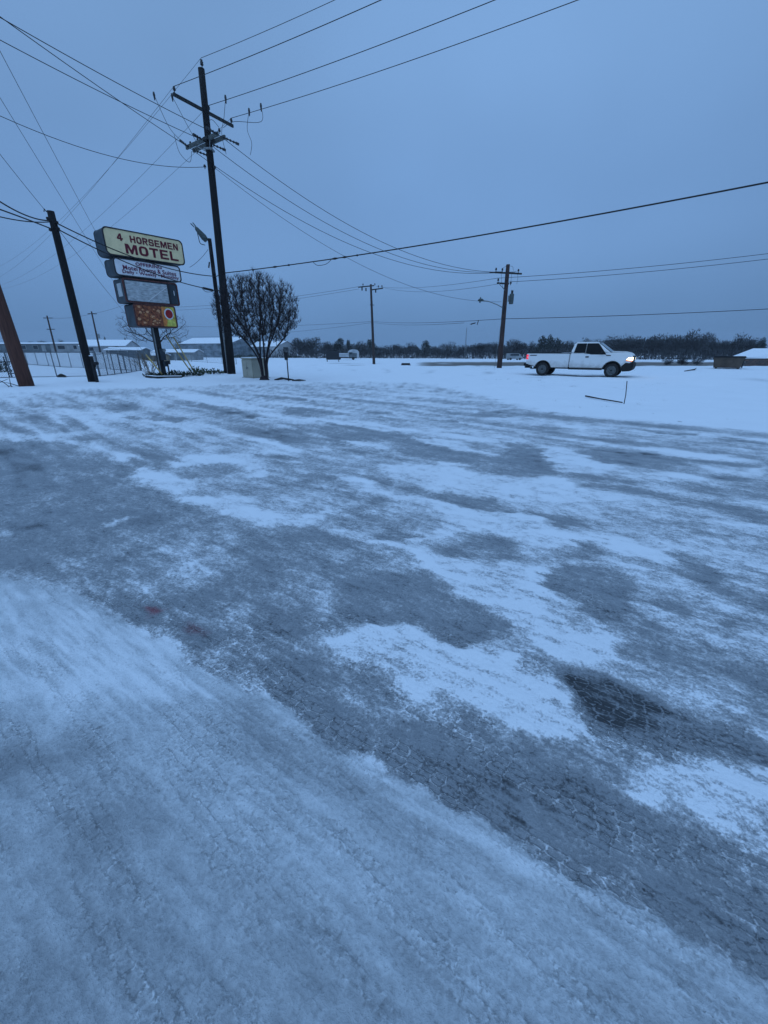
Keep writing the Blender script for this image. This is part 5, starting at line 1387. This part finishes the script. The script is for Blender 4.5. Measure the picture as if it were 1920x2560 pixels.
def rectpart(parent, name, m, x, y, z, dx, dy, dz, bevel=0, lab=None):
    k = MB(); k.box((x, y, z), (dx, dy, dz)); o = k.build(name, m, parent, bevel=bevel)
    if lab: tag(o, lab)
    return o

def window(parent, x, y, z, w_, h, side='y'):
    if side == 'y':
        f_ = rectpart(parent, 'window', M_trimw, x, y, z, w_ + .16, .06, h + .16); rectpart(f_, 'pane', M_win, x, y - .035, z, w_, .02, h)
    else:
        f_ = rectpart(parent, 'window', M_trimw, x, y, z, .06, w_ + .16, h + .16); rectpart(f_, 'pane', M_win, x - .035, y, z, .02, w_, h)

b1 = gable('long_shed', 'long low building with a snowy roof at the far left behind the brown pole', -103, 127, R(-3), 22, 7, 2.2, 2.45, M_wall_dark)
for x_ in (-8, -4.5, -.5, 3, 6.5): window(b1, x_, -3.53, 1.35, 1.3, .9)
rectpart(b1, 'door', M_wall_grey, 8.8, -3.54, 1.0, 1.1, .08, 2.0)
b2 = gable('flat_workshop', 'pale workshop with a wide snowy roof right of the far thin pole', -78.5, 117, R(-2), 13, 8, 2.1, 2.35, M_wall_grey)
rectpart(b2, 'garage_door', M_wall_dark, 3.2, -4.04, 1.0, 2.6, .08, 1.9); window(b2, -3.6, -4.03, 1.25, 1.8, .8); window(b2, .0, -4.03, 1.3, .8, .8)
rectpart(b2, 'sign_board', mat('olive_board', (.10, .09, .04), .8, .3, 2), 5.6, -4.06, 1.4, 1.5, .06, .8)
b3 = gable('low_house', 'pale house with a shallow snowy gable left of the sign post', -65.8, 107, R(8), 9.5, 8, 1.7, 2.9, M_wall_white)
window(b3, -2.6, -4.03, 1.0, .9, .7); window(b3, 1.2, -4.03, 1.0, .7, .7); rectpart(b3, 'door', M_wall_dark, 3.0, -4.04, .85, .8, .06, 1.6)
aw = rectpart(b3, 'awning', M_snowcap, -1.6, -4.5, 1.62, 2.4, .9, .07)
b4 = gable('porch_wing', 'low grey wing with a long snow covered porch roof left of the sign post', -59.5, 103, R(5), 7.5, 5, 1.5, 1.95, M_wall_dark)
for x_ in (-3, -1, 1, 3): rectpart(b4, 'porch_post', M_trimw, x_, -2.75, .75, .12, .12, 1.5)
b5 = gable('tan_shed', 'small tan shed directly behind the sign post', -57.3, 110.5, R(0), 5, 4, 1.45, 1.9, M_wall_brown)
rectpart(b5, 'door', M_wall_dark, 1.1, -2.03, .7, .9, .06, 1.4); window(b5, -1.0, -2.03, .95, .7, .6)
b6 = gable('storage_building', 'low blue grey storage building right of the sign post', -62.0, 133, R(2), 12, 7, 2.2, 2.9, M_wall_grey, group='low buildings beyond the fence')
for x_ in (-4, -1, 2): rectpart(b6, 'bay_door', M_wall_dark, x_, -3.54, 1.0, 2.2, .06, 1.9)

# greenhouse and gabled shed, far centre left
M_poly = mat('cloudy_greenhouse_panel', (.13, .17, .20), .6, .5, .35, c2=(.25, .30, .34), stretch=(1, 1, 2.2))
M_frame = mat('pale_greenhouse_frame', (.28, .31, .33), .6, .2)
def greenhouse(label, cx, cy, rz, L0, W0, eave, ridge, pitch):
    g_ = gable('greenhouse', label, cx, cy, rz, L0, W0, eave, ridge, M_frame, zb=-1.1, group='greenhouses across the field')
    n = int(L0 / pitch)
    for q in range(n):
        x_ = -L0 / 2 + (q + .5) * L0 / n
        for row in range(2):
            hh = (eave - .3) / 2
            rectpart(g_, 'pane', M_poly, x_, -W0 / 2 - .03, .2 + hh * (row + .5), L0 / n - .16, .06, hh - .12)
    m_ = 5
    for q in range(m_):
        y_ = -W0 / 2 + (q + .5) * W0 / m_
        top = eave + (ridge - eave) * (1 - abs(y_) / (W0 / 2)) - .35
        rectpart(g_, 'pane', M_poly, L0 / 2 + .03, y_, .2 + top / 2, .06, W0 / m_ - .16, top - .1)
    return g_
greenhouse('wide greenhouse with cloudy panels and snowy roof behind the tallest pole', -70.4, 189, R(-26), 29, 15, 5.4, 7.6, 2.6)
shd = greenhouse('shorter greenhouse wing between the wide one and the white shed end', -48.3, 186.5, R(-33), 13, 11, 4.2, 6.1, 2.2)
ws = gable('gabled_shed', 'white metal shed with a dark door, right of the greenhouses', -41.2, 181.5, R(-33), 4.2, 11, 4.25, 6.15, mat('white_metal_siding', (.50, .52, .54), .7, .1, .5), zb=-1.1, group='greenhouses across the field')
rectpart(ws, 'door', M_wall_dark, 2.14, -.8, 2.0, .08, 2.6, 4.0)
for q in range(-4, 5): rectpart(ws, 'siding_rib', M_trimw, 2.12, q * 1.2 + .3, 2.0, .05, .08, 3.9)
for i_, (x_, y_, s_, lab) in enumerate(((-55.2, 168, 1.0, 'dark low hedge left of the round tree trunk by the greenhouse'), (-50.5, 167, .8, 'dark low hedge behind the round tree trunk'), (-36.8, 169, .7, 'small dark bush before the gabled shed door'), (-33.8, 171, .5, 'tiny bush at the right corner of the gabled shed'))):
    h_ = thing('hedge', lab, 'hedge', (x_, y_, -1.1), group='shrubs before the greenhouses')
    leaf_clump('foliage', 420, 2.4 * s_, 1.0 * s_, 1.5 * s_, .35, M_leaf_dark, h_, 60 + i_)
    k = MB(); k.tube([(0, 0, -.1), (.05, 0, .7 * s_)], .06, 5); k.build('stem', M_twig_d, h_)

# ------------------------------------------------------------------ blank sign board and work truck in the field
bb = thing('notice_board', 'dark blank board on two posts left of the far centre pole', 'board', (-13.0, 111.5, -1.1))
rectpart(bb, 'panel', mat('board_back', (.022, .024, .028), .8, .3, 1), 0, 0, 1.55, 3.3, .14, 1.95, .02)
for x_ in (-1.45, 1.5): rectpart(bb, 'post', M_black_metal, x_, .12, .55, .16, .14, 3.0)
wt = thing('work_truck', 'parked work truck with a snowy bed behind the dark board', 'truck', (-11.9, 137, -1.1), R(4))
rectpart(wt, 'chassis', M_black_metal, 0, 0, .62, 6.6, 1.9, .22, .03)
rectpart(wt, 'bed', M_wall_white, -1.1, 0, 1.35, 4.0, 2.1, 1.0, .05)
rectpart(wt, 'bed_snow', M_snowcap, -1.1, 0, 1.9, 3.9, 2.0, .1, .04)
k = MB(); k.prism([(1.0, .7), (3.3, .7), (3.3, 1.35), (2.5, 1.5), (2.1, 2.25), (1.0, 2.25)], -.95, .95); k.build('cab', M_wall_dark, wt, bevel=.06)
rectpart(wt, 'cab_window', M_win, 1.55, -.96, 1.85, .8, .03, .5)
for x_ in (-2.0, 2.3):
    for y_ in (-.95, .95):
        k = MB(); k.tube([(x_, y_ - .12, .45), (x_, y_ + .12, .45)], .45, 14); k.build('wheel', M_black_rubber, wt)
fb = thing('flat_trailer', 'low flat trailer carrying snow left of the dark board', 'trailer', (-17.5, 138, -1.1), R(3))
rectpart(fb, 'deck', M_dark_wood, 0, 0, .6, 5.0, 2.0, .18, .02); rectpart(fb, 'load', M_wall_dark, .6, 0, 1.05, 3.0, 1.6, .7, .1); rectpart(fb, 'load_snow', M_snowcap, .6, 0, 1.45, 2.9, 1.5, .1, .04)
rectpart(fb, 'tongue', M_black_metal, -3.1, 0, .5, 1.4, .12, .1)
for y_ in (-.95, .95):
    k = MB(); k.tube([(.3, y_ - .1, .32), (.3, y_ + .1, .32)], .32, 12); k.build('wheel', M_black_rubber, fb)
lg = thing('dark_culvert', 'short dark culvert lying in the field right of the far centre pole', 'culvert', (4.2, 84.5, -1.05))
k = MB(); k.tube([(-.8, 0, .18), (.8, .1, .18)], .24, 12); k.build('pipe', M_black_rubber, lg, smooth=True)
rectpart(lg, 'cross_tie', M_dark_wood, 0, -.1, .05, 1.9, .3, .18)
fh = thing('white_shelter', 'tiny pale shelter among trees right of the dark board', 'shelter', (-11.3, 163, -1.1), R(20))
k = MB(); k.prism([(-1.6, 0), (1.6, 0), (1.6, 2.2), (1.0, 2.9), (0, 3.1), (-1.0, 2.9), (-1.6, 2.2)], -2, 2); k.build('shell', M_wall_white, fh)
rectpart(fh, 'door', M_wall_dark, 0, -2.03, .95, 1.4, .06, 1.9)
ms = thing('radio_mast', 'thin lattice mast rising from the treeline left of the pickup pole', 'mast', (29.0, 158, -1.1))
for a_ in range(3):
    k = MB(); k.tube([(.35 * math.cos(a_ * 2.1), .35 * math.sin(a_ * 2.1), 0), (.12 * math.cos(a_ * 2.1), .12 * math.sin(a_ * 2.1), 10.2)], .05, 4); k.build('leg', M_galv, ms)
for q in range(10): rectpart(ms, 'rung', M_galv, 0, 0, .8 + q, .5 - .035 * q, .05, .06)
fv = thing('parked_van', 'tiny pale van parked before the trees right of the pickup pole', 'van', (39.6, 134, -1.1), R(10))
k = MB(); k.prism([(-2.3, .35), (2.4, .35), (2.4, .95), (1.9, 1.15), (1.3, 1.9), (-2.2, 1.95), (-2.3, 1.6)], -.9, .9); k.build('body', M_wall_grey, fv, bevel=.08)
rectpart(fv, 'window', M_win, -.3, -.91, 1.5, 2.8, .03, .5)
for x_ in (-1.5, 1.5):
    for y_ in (-.85, .85):
        k = MB(); k.tube([(x_, y_ - .1, .34), (x_, y_ + .1, .34)], .34, 12); k.build('wheel', M_black_rubber, fv)

# ------------------------------------------------------------------ right hand side: dumpster, garden wall, house
dp = thing('dumpster', 'rusty brown dumpster with a black end standing in snow at the right edge', 'dumpster', (31.9, 40.6, 0), R(-38))
M_dump = mat('brown_dumpster_paint', (.085, .065, .050), .75, .35, 1.2)
k = MB(); k.prism([(-1.0, .12), (.95, .12), (1.12, 1.02), (-1.15, 1.02)], -.75, .75); k.build('body', M_dump, dp, bevel=.02)
rectpart(dp, 'end_panel', M_black_metal, 1.06, 0, .57, .08, 1.46, .86, .01)
rectpart(dp, 'rim', M_black_metal, 0, 0, 1.04, 2.36, 1.58, .07, .01)
for y_ in (-.38, .38): rectpart(dp, 'lid', M_black_rubber, 0, y_, 1.1, 2.3, .74, .05, .015)
for x_ in (-.5, .0, .5): rectpart(dp, 'stiffener', M_dump, x_, -.77, .56, .07, .05, .82)
for x_ in (-.8, .8): rectpart(dp, 'skid', M_black_metal, x_, 0, .05, .16, 1.4, .14)

gw = thing('brick_wall', 'low brown brick garden wall running off the right edge', 'wall', (47.0, 51.6, -.25), R(13))
Mb = [mat('brown_brick_a', (.13, .085, .070), .9, .3, 3), mat('brown_brick_b', (.105, .075, .065), .9, .3, 3), mat('brown_brick_c', (.085, .070, .065), .9, .3, 3)]
rectpart(gw, 'mortar_core', mat('mortar', (.13, .125, .12), .95, .2), 0, 0, .45, 12.0, .22, .95)
bmesh_brick = MB().box((0, 0, 0), (.58, .14, .17)).mesh('brick', .012, 1)
BM = []
for m_ in Mb:
    c_ = bmesh_brick.copy(); c_.materials.append(m_); BM.append(c_)
rb2 = random.Random(6)
for row in range(5):
    for q in range(20):
        x_ = -6.0 + .3 + q * .6 + (.3 if row % 2 else 0)
        if x_ > 5.75: continue
        o_ = link('brick', rb2.choice(BM), gw); o_.location = (x_, -.10 + rb2.uniform(-.008, .008), .09 + row * .185)
rectpart(gw, 'coping', M_dark_wood, 0, 0, .955, 12.1, .36, .07, .01); rectpart(gw, 'coping_snow', M_snowcap, 0, 0, 1.005, 12.0, .3, .035, .01)

def hip_house(label, cx, cy, rz, L0, W0, eave, ridge, wall):
    h_ = thing('house', label, 'building', (cx, cy, -1.3), rz, 'houses at the right')
    rectpart(h_, 'wall', wall, 0, 0, eave / 2 - .15, L0, W0, eave + .3)
    e = .35; x, y, rx = L0 / 2 + e, W0 / 2 + e, L0 / 2 - W0 / 2 * .8
    for nm, m_, z0_, dz in (('roof', M_wall_dark, eave, .08), ('roof_snow', M_snowcap, eave + .085, .14)):
        k = MB()
        k.add([(-x, -y, z0_), (x, -y, z0_), (x, y, z0_), (-x, y, z0_), (-x, -y, z0_ + dz), (x, -y, z0_ + dz), (x, y, z0_ + dz), (-x, y, z0_ + dz), (-rx, 0, z0_ + ridge - eave), (rx, 0, z0_ + ridge - eave)],
              [(3, 2, 1, 0), (0, 1, 5, 4), (1, 2, 6, 5), (2, 3, 7, 6), (3, 0, 4, 7), (4, 5, 9, 8), (5, 6, 9), (6, 7, 8, 9), (7, 4, 8)])
        k.build(nm, m_, h_)
    window(h_, -L0 * .25, -W0 / 2 - .03, eave * .55, 1.2, .7); window(h_, L0 * .2, -W0 / 2 - .03, eave * .55, 1.2, .7)
    rectpart(h_, 'door', M_wall_dark, 0, -W0 / 2 - .04, .9, .9, .06, 1.8)
    rectpart(h_, 'chimney', M_dump, 1.5, .6, ridge - .1, .6, .6, 1.0, .02)
    return h_
hip_house('nearer house with a wide snowy hip roof at the right edge behind the dumpster', 84.6, 88, R(-12), 15, 10, 1.3, 2.75, M_wall_brown)
hip_house('farther house with a snowy roof slope rising left of the nearer roof', 88.6, 102, R(-38), 12, 8, 1.3, 3.3, M_wall_dark)
for i_, (x_, y_, s_, lab) in enumerate(((58.5, 86, .9, 'snow dusted reddish shrub left of the dumpster'), (61.5, 86, .8, 'snow dusted bush just left of the snowy house roof'), (55.0, 85, .7, 'low reddish shrub farthest left of the dumpster'))):
    far_tree(x_, y_, 1.9 * s_, 3.2 * s_, rt, False, lab, 'shrubs before the right treeline')

# ------------------------------------------------------------------ small things in the snow
sk = thing('marker_stake', 'thin dark marker stake upright in the snow below the pickup', 'stake', (7.6, 13.4, 0))
k = MB(); k.tube([(0, 0, -.05), (.0, 0, .3), (-.05, 0, .72)], .013, 6); k.build('rod', M_black_metal, sk)
fs = thing('fallen_stake', 'dark stick lying on the snow beside the marker stake', 'stick', (7.55, 13.42, .07))
k = MB(); k.tube([(0, 0, 0), (-.28, .9, .02), (-.42, 1.65, .035)], [.02, .022, .028], 6); k.build('stick', M_twig_d, fs)
sp_ = thing('sign_post', 'short dark post with a small sign edge on, right of the round tree', 'post', (-5.28, 23.9, 0))
k = MB(); k.tube([(0, 0, -.1), (0, 0, 1.5)], .035, 6); k.build('post', M_black_metal, sp_)
rectpart(sp_, 'plate', M_black_metal, -.03, -.03, 1.33, .18, .03, .42, .01); rectpart(sp_, 'cap', M_galv, 0, 0, 1.53, .09, .09, .05)
lp = thing('thin_reflector_post', 'second thin post just left behind the short sign post', 'post', (-9.6, 43.5, 0))
k = MB(); k.tube([(0, 0, -.1), (0, 0, 1.35)], .04, 6); k.build('post', M_galv, lp); rectpart(lp, 'reflector', M_wall_white, 0, -.05, 1.2, .12, .03, .2)
for lab, x_, y_, pts in (('dark forked fallen branch on the snow right of the round tree', -5.9, 24.45, [[(-.3, 0, .04), (.1, .0, .13), (.55, 0, .06), (.8, 0, .05)], [(-.28, -.1, .02), (0, 0, .09), (.35, 0, .09)]]),
                         ('dark fallen stick at the foot of the short sign post', -5.1, 23.95, [[(.0, 0, .04), (.4, 0, .055), (.75, .05, .04)]]),
                         ('thin dark branch on the snow left of the dumpster', 24.1, 34.9, [[(0, 0, .05), (2.2, 2.0, .1), (4.2, 4.6, .12)]])):
    f_ = thing('fallen_branch', lab, 'branch', (x_, y_, .02), group='branches lying in the snow')
    for q, pp in enumerate(pts):
        k = MB(); k.tube(pp, [.03] + [.055 if x_ < 0 else .05] * (len(pp) - 2) + [.015], 6); k.build('branch', M_twig_d, f_, smooth=True)

# dry grass tips poking through the verge
k = MB(); rg = random.Random(15)
for q in range(230):
    x_ = rg.uniform(5.5, 30); y_ = rg.uniform(9.8, 40)
    if x_ < 5.2 + (y_ < 12) * 2.5 or x_ / y_ > 1.1: continue
    qd = -(x_ - ROAD_C.x) * ROAD_D.y + (y_ - ROAD_C.y) * ROAD_D.x
    if abs(qd) < 4.4: continue
    for b_ in range(rg.randint(3, 8)):
        p = Vector((x_ + rg.gauss(0, .07), y_ + rg.gauss(0, .07), .03)); d_ = Vector((rg.uniform(-.9, .9), rg.uniform(-.9, .9), 1)).normalized(); l_ = rg.uniform(.04, .11)
        w_ = d_.orthogonal().normalized() * .006
        k.add([p - w_, p + w_, p + d_ * l_], [(0, 1, 2)])
tag(k.build('dry_grass', mat('dry_winter_grass', (.10, .085, .055), .9, .3, 5)), 'dry grass tips poking through the snowy verge', 'grass', kind='stuff')

# ------------------------------------------------------------------ pickup truck
def truck():
    t_ = thing('pickup_truck', 'white extended cab pickup with lit headlights driving right along the snowy road', 'pickup truck', (12.86, 29.05, .02), R(-34))
    t_.scale = (1.0, 1.0, 1.04)
    M_white = bpy.data.materials.new('salt_stained_white_paint'); MATS['truck'] = M_white
    n, b = nodes_of(M_white)
    g = n.nodes.new('ShaderNodeTexCoord'); s_ = n.nodes.new('ShaderNodeSeparateXYZ'); n.links.new(g.outputs['Object'], s_.inputs[0])
    z = n.nodes.new('ShaderNodeTexNoise'); z.inputs['Scale'].default_value = 3; z.inputs['Detail'].default_value = 6; n.links.new(g.outputs['Object'], z.inputs['Vector'])
    ad = n.nodes.new('ShaderNodeMath'); ad.operation = 'MULTIPLY_ADD'; ad.inputs[1].default_value = .9; n.links.new(z.outputs['Fac'], ad.inputs[0]); n.links.new(s_.outputs['Z'], ad.inputs[2])
    r_ = n.nodes.new('ShaderNodeValToRGB'); r_.color_ramp.elements[0].position = .85; r_.color_ramp.elements[0].color = (.33, .31, .29, 1); r_.color_ramp.elements[1].position = 1.0; r_.color_ramp.elements[1].color = (.74, .73, .72, 1)
    mr_ = n.nodes.new('ShaderNodeMapRange'); mr_.inputs['From Max'].default_value = 1.6; n.links.new(ad.outputs[0], mr_.inputs[0]); n.links.new(mr_.outputs[0], r_.inputs[0])
    n.links.new(r_.outputs[0], b.inputs['Base Color']); b.inputs['Roughness'].default_value = .45
    r_.color_ramp.elements[0].position = .45; r_.color_ramp.elements[1].position = .85
    M_glass = mat('dark_tinted_glass', (.005, .006, .008), .3, .2, 2, spec=.12)
    M_ws = mat('windshield_glass', (.05, .075, .085), .1, .3, 2, spec=.8)
    RA, FA, WR = -2.0, 2.16, .405
    def arch(cx, r, z0, n=9, rev=False):
        a0 = math.asin(min(1, (z0 - .40) / r)) if z0 > .40 else 0
        pts = [(cx + r * math.cos(a0 + (math.pi - 2 * a0) * q / n), .40 + r * math.sin(a0 + (math.pi - 2 * a0) * q / n)) for q in range(n + 1)]
        return pts                                                # from +x side over the top to -x side
    # front half: cab lower body, doors, fenders, hood
    prof = [(-.36, .52), (-.36, 1.36), (1.9, 1.40), (2.15, 1.42), (2.7, 1.42), (3.0, 1.38), (3.13, 1.31), (3.18, 1.18), (3.19, .95), (3.12, .80)]
    prof += [(2.72, .66)] + arch(FA, .52, .52) + [(1.55, .50)]
    k = MB(); k.prism(prof, -.99, .99); k.build('body', M_white, t_, bevel=.045, seg=3, smooth=False)
    # bed walls
    bp_ = [(-3.12, .70), (-3.12, 1.36), (-.40, 1.36), (-.40, .52)] + [(-1.4, .52)] + arch(RA, .52, .52) + [(-2.6, .60)]
    for s2 in (-1, 1):
        k = MB(); k.prism(bp_, s2 * .99, s2 * .84); k.build('bed_side', M_white, t_, bevel=.03, seg=2)
    rectpart(t_, 'bed_floor', M_black_metal, -1.76, 0, .88, 2.68, 1.66, .06); rectpart(t_, 'bed_front', M_black_metal, -.45, 0, 1.1, .08, 1.66, .5)
    tg_ = rectpart(t_, 'tailgate', M_white, -3.09, 0, 1.04, .07, 1.66, .64, .02); rectpart(tg_, 'handle', M_black_metal, -3.135, 0, 1.2, .03, .3, .1)
    for s2 in (-1, 1): rectpart(t_, 'bed_rail', M_black_rubber, -1.76, s2 * .915, 1.372, 2.74, .17, .035, .01)
    rectpart(t_, 'toolbox_snow', M_snowcap, -.75, 0, 1.34, .5, 1.5, .12, .04)
    # greenhouse
    lo = [(-.36, -.96), (2.0, -.96), (2.0, .96), (-.36, .96)]; hi = [(-.20, -.78), (1.14, -.78), (1.14, .78), (-.20, .78)]
    k = MB(); k.add([(x, y, 1.38) for x, y in lo] + [(x, y, 1.99) for x, y in hi], [(3, 2, 1, 0), (4, 5, 6, 7), (0, 1, 5, 4), (1, 2, 6, 5), (2, 3, 7, 6), (3, 0, 4, 7)])
    cabm = k.build('cab_roof', M_white, t_, bevel=.07, seg=3)
    rectpart(cabm, 'roof_snow', M_snowcap, .46, 0, 1.995, 1.15, 1.35, .03, .012)
    def sidept(x, z, s2, o=.012):
        f_ = (z - 1.38) / .61; y = (.96 - .18 * f_ if f_ > 0 else .985) + o
        return (x, s2 * y, z)
    for s2 in (-1, 1):
        for pts, nm in (([(-.16, 1.40), (.51, 1.40), (.51, 1.93), (-.06, 1.93)], 'rear_window'), ([(.535, 1.40), (.84, 1.30), (1.74, 1.30), (1.25, 1.86), (1.15, 1.93), (.535, 1.93)], 'side_window')):
            k = MB(); k.add([sidept(x, z, s2, .02) for x, z in pts] + [sidept(x, z, s2, -.02) for x, z in pts], [tuple(range(len(pts))), tuple(range(2 * len(pts) - 1, len(pts) - 1, -1))] + [(q, (q + 1) % len(pts), (q + 1) % len(pts) + len(pts), q + len(pts)) for q in range(len(pts))])
            k.build(nm, M_glass, t_)
        k = MB(); k.prism([(.45, .60), (1.66, .60), (1.66, 1.33), (.50, 1.33)], s2 * .982, s2 * .996); dr = k.build('door', M_white, t_, bevel=.004, seg=1)
        rectpart(dr, 'handle', M_black_metal, .66, s2 * 1.01, 1.16, .2, .035, .07, .01)
        rectpart(dr, 'belt_trim', M_black_rubber, 1.05, s2 * 1.0, 1.345, 1.15, .016, .02)
        rectpart(t_, 'rocker_panel', M_black_rubber, .62, s2 * .93, .47, 2.0, .12, .1, .02)
        mrr = rectpart(t_, 'mirror', M_black_rubber, 1.50, s2 * 1.14, 1.42, .13, .22, .22, .03); rectpart(mrr, 'stalk', M_black_rubber, 1.52, s2 * 1.02, 1.34, .06, .1, .05)
        rectpart(t_, 'fender_vent', M_black_rubber, 1.86, s2 * .995, 1.25, .26, .016, .05)
        k = MB(); k.prism([(-2.95, 1.21), (-2.5, 1.21), (-2.42, 1.26), (-2.85, 1.26)], s2 * .99, s2 * .997); k.build('decal', mat('dark_decal', (.03, .03, .035), .6), t_)
        for cx in (RA, FA):
            out = arch(cx, .545, .45, 12); inn = arch(cx, .50, .45, 12)
            k = MB(); nn = len(out)
            k.add([(p[0], s2 * y, p[1]) for y in (.985, 1.004) for p in out] + [(p[0], s2 * y, p[1]) for y in (.985, 1.004) for p in inn],
                  [(q, q + 1, nn + q + 1, nn + q) for q in range(nn - 1)] + [(2 * nn + q, 3 * nn + q, 3 * nn + q + 1, 2 * nn + q + 1) for q in range(nn - 1)] + [(nn + q, nn + q + 1, 3 * nn + q + 1, 3 * nn + q) for q in range(nn - 1)])
            k.build('arch_trim', M_black_rubber, t_)
            # wheel
            wc = Vector((cx, s2 * .87, .405))
            k = MB(); k.tube([wc + Vector((0, y, 0)) for y in (-.13, -.11, .11, .13)], [.36, .405, .405, .36], 28); tw = k.build('wheel', M_black_rubber, t_, smooth=False)
            k = MB(); k.tube([wc + Vector((0, s2 * y, 0)) for y in (.10, .134, .138)], [.27, .265, .235], 20); rm = k.build('rim', mat('snowy_alloy', (.085, .095, .10), .6, .5, 12), tw)
            for q in range(6):
                a_ = q * math.pi / 3
                k = MB(); k.box((cx + .13 * math.cos(a_), s2 * 1.012, .405 + .13 * math.sin(a_)), (.2, .02, .06), M=Matrix.Rotation(-a_, 3, 'Y')); k.build('spoke', mat('snowy_alloy', (.2, .22, .22)), tw)
            k = MB(); k.tube([wc + Vector((0, s2 * .13, 0)), wc + Vector((0, s2 * .16, 0))], [.07, .05], 10); k.build('hub', M_black_metal, tw)
        # lamps
        k = MB(); k.prism([(2.86, 1.02), (3.20, .98), (3.205, 1.14), (3.0, 1.16)], s2 * .70, s2 * .992); tag(k.build('headlight', mat('lit_headlight', (.9, .8, .6), .3, .02, emit=(1.0, .78, .48), es=7.0), t_, bevel=.01), 'glowing warm headlight')
        k = MB(); k.prism([(2.86, .96), (3.19, .93), (3.2, .97), (2.87, 1.01)], s2 * .72, s2 * .994); k.build('side_marker', mat('lit_amber', (.4, .1, .02), .3, .02, emit=(1.0, .28, .08), es=1.0), t_)
        for z0_, z1 in ((.98, 1.12), (1.13, 1.29)):
            k = MB(); k.box((-3.06, s2 * .93, (z0_ + z1) / 2), (.15, .135, z1 - z0_ - .015)); tag(k.build('taillight', mat('lit_taillight', (.5, .02, .03), .3, .02, emit=(1.0, .06, .10), es=.9), t_, bevel=.012), 'glowing red taillight')
    # windshield and back glass
    k = MB(); a_ = [(1.95, -.88, 1.43), (1.95, .88, 1.43), (1.20, .72, 1.95), (1.20, -.72, 1.95)]; nrm = Vector((.5, 0, .86)) * .03
    k.add([Vector(p) + nrm for p in a_] + [Vector(p) - nrm * .5 for p in a_], [(0, 1, 2, 3), (7, 6, 5, 4), (0, 4, 5, 1), (1, 5, 6, 2), (2, 6, 7, 3), (3, 7, 4, 0)]); k.build('windshield', M_ws, t_)
    rectpart(t_, 'back_glass', M_glass, -.255, 0, 1.65, .04, 1.2, .34)
    k = MB(); k.prism([(2.0, 1.44), (2.65, 1.43), (3.0, 1.38), (3.0, 1.405), (2.65, 1.47), (2.0, 1.49)], -.72, .72); k.build('hood', M_white, t_, bevel=.02)
    # front end
    rectpart(t_, 'grille', M_black_metal, 3.185, 0, 1.06, .07, 1.42, .36, .02)
    for z0_ in (.95, 1.05, 1.15): rectpart(t_, 'grille_bar', M_galv, 3.22, 0, z0_, .02, 1.3, .025)
    k = MB(); k.prism([(2.72, .36), (3.2, .40), (3.30, .55), (3.30, .86), (2.85, .90), (2.66, .70)], -1.0, 1.0); k.build('front_bumper', M_black_rubber, t_, bevel=.04)
    k = MB(); k.prism([(-3.28, .58), (-3.0, .54), (-2.9, .72), (-3.28, .76)], -.98, .98); k.build('rear_bumper', M_black_rubber, t_, bevel=.03)
    rectpart(t_, 'hitch', M_black_metal, -3.2, 0, .48, .5, .12, .1)
    rectpart(t_, 'underbody', M_black_metal, .1, 0, .55, 5.6, 1.2, .22); rectpart(t_, 'wheel_well', M_black_metal, RA, 0, .80, 1.1, 1.5, .3); rectpart(t_, 'wheel_well', M_black_metal, FA, 0, .74, 1.1, 1.4, .36)
    k = MB(); k.tube([(RA, -.8, .405), (RA, .8, .405)], .08, 8); k.build('rear_axle', M_black_metal, t_)
    k = MB(); k.tube([(-2.2, .3, .42), (-2.6, -.5, .42), (-2.85, -.75, .42)], .035, 6); k.build('exhaust', M_galv, t_)
truck()

# ------------------------------------------------------------------ thin winter haze
def haze():
    k = MB(); k.box((0, 0, 11.0), (1300, 1300, 28.0))
    o = k.mesh('haze'); m = bpy.data.materials.new('haze'); m.use_nodes = True
    n = m.node_tree; n.nodes.clear()
    v = n.nodes.new('ShaderNodeVolumePrincipled'); v.inputs['Color'].default_value = (.9, .93, 1, 1); v.inputs['Density'].default_value = .00035
    ou = n.nodes.new('ShaderNodeOutputMaterial'); n.links.new(v.outputs[0], ou.inputs['Volume'])
    o.materials.append(m); tag(link('haze', o), 'thin bluish winter haze over the whole scene', 'haze', kind='stuff')
haze()
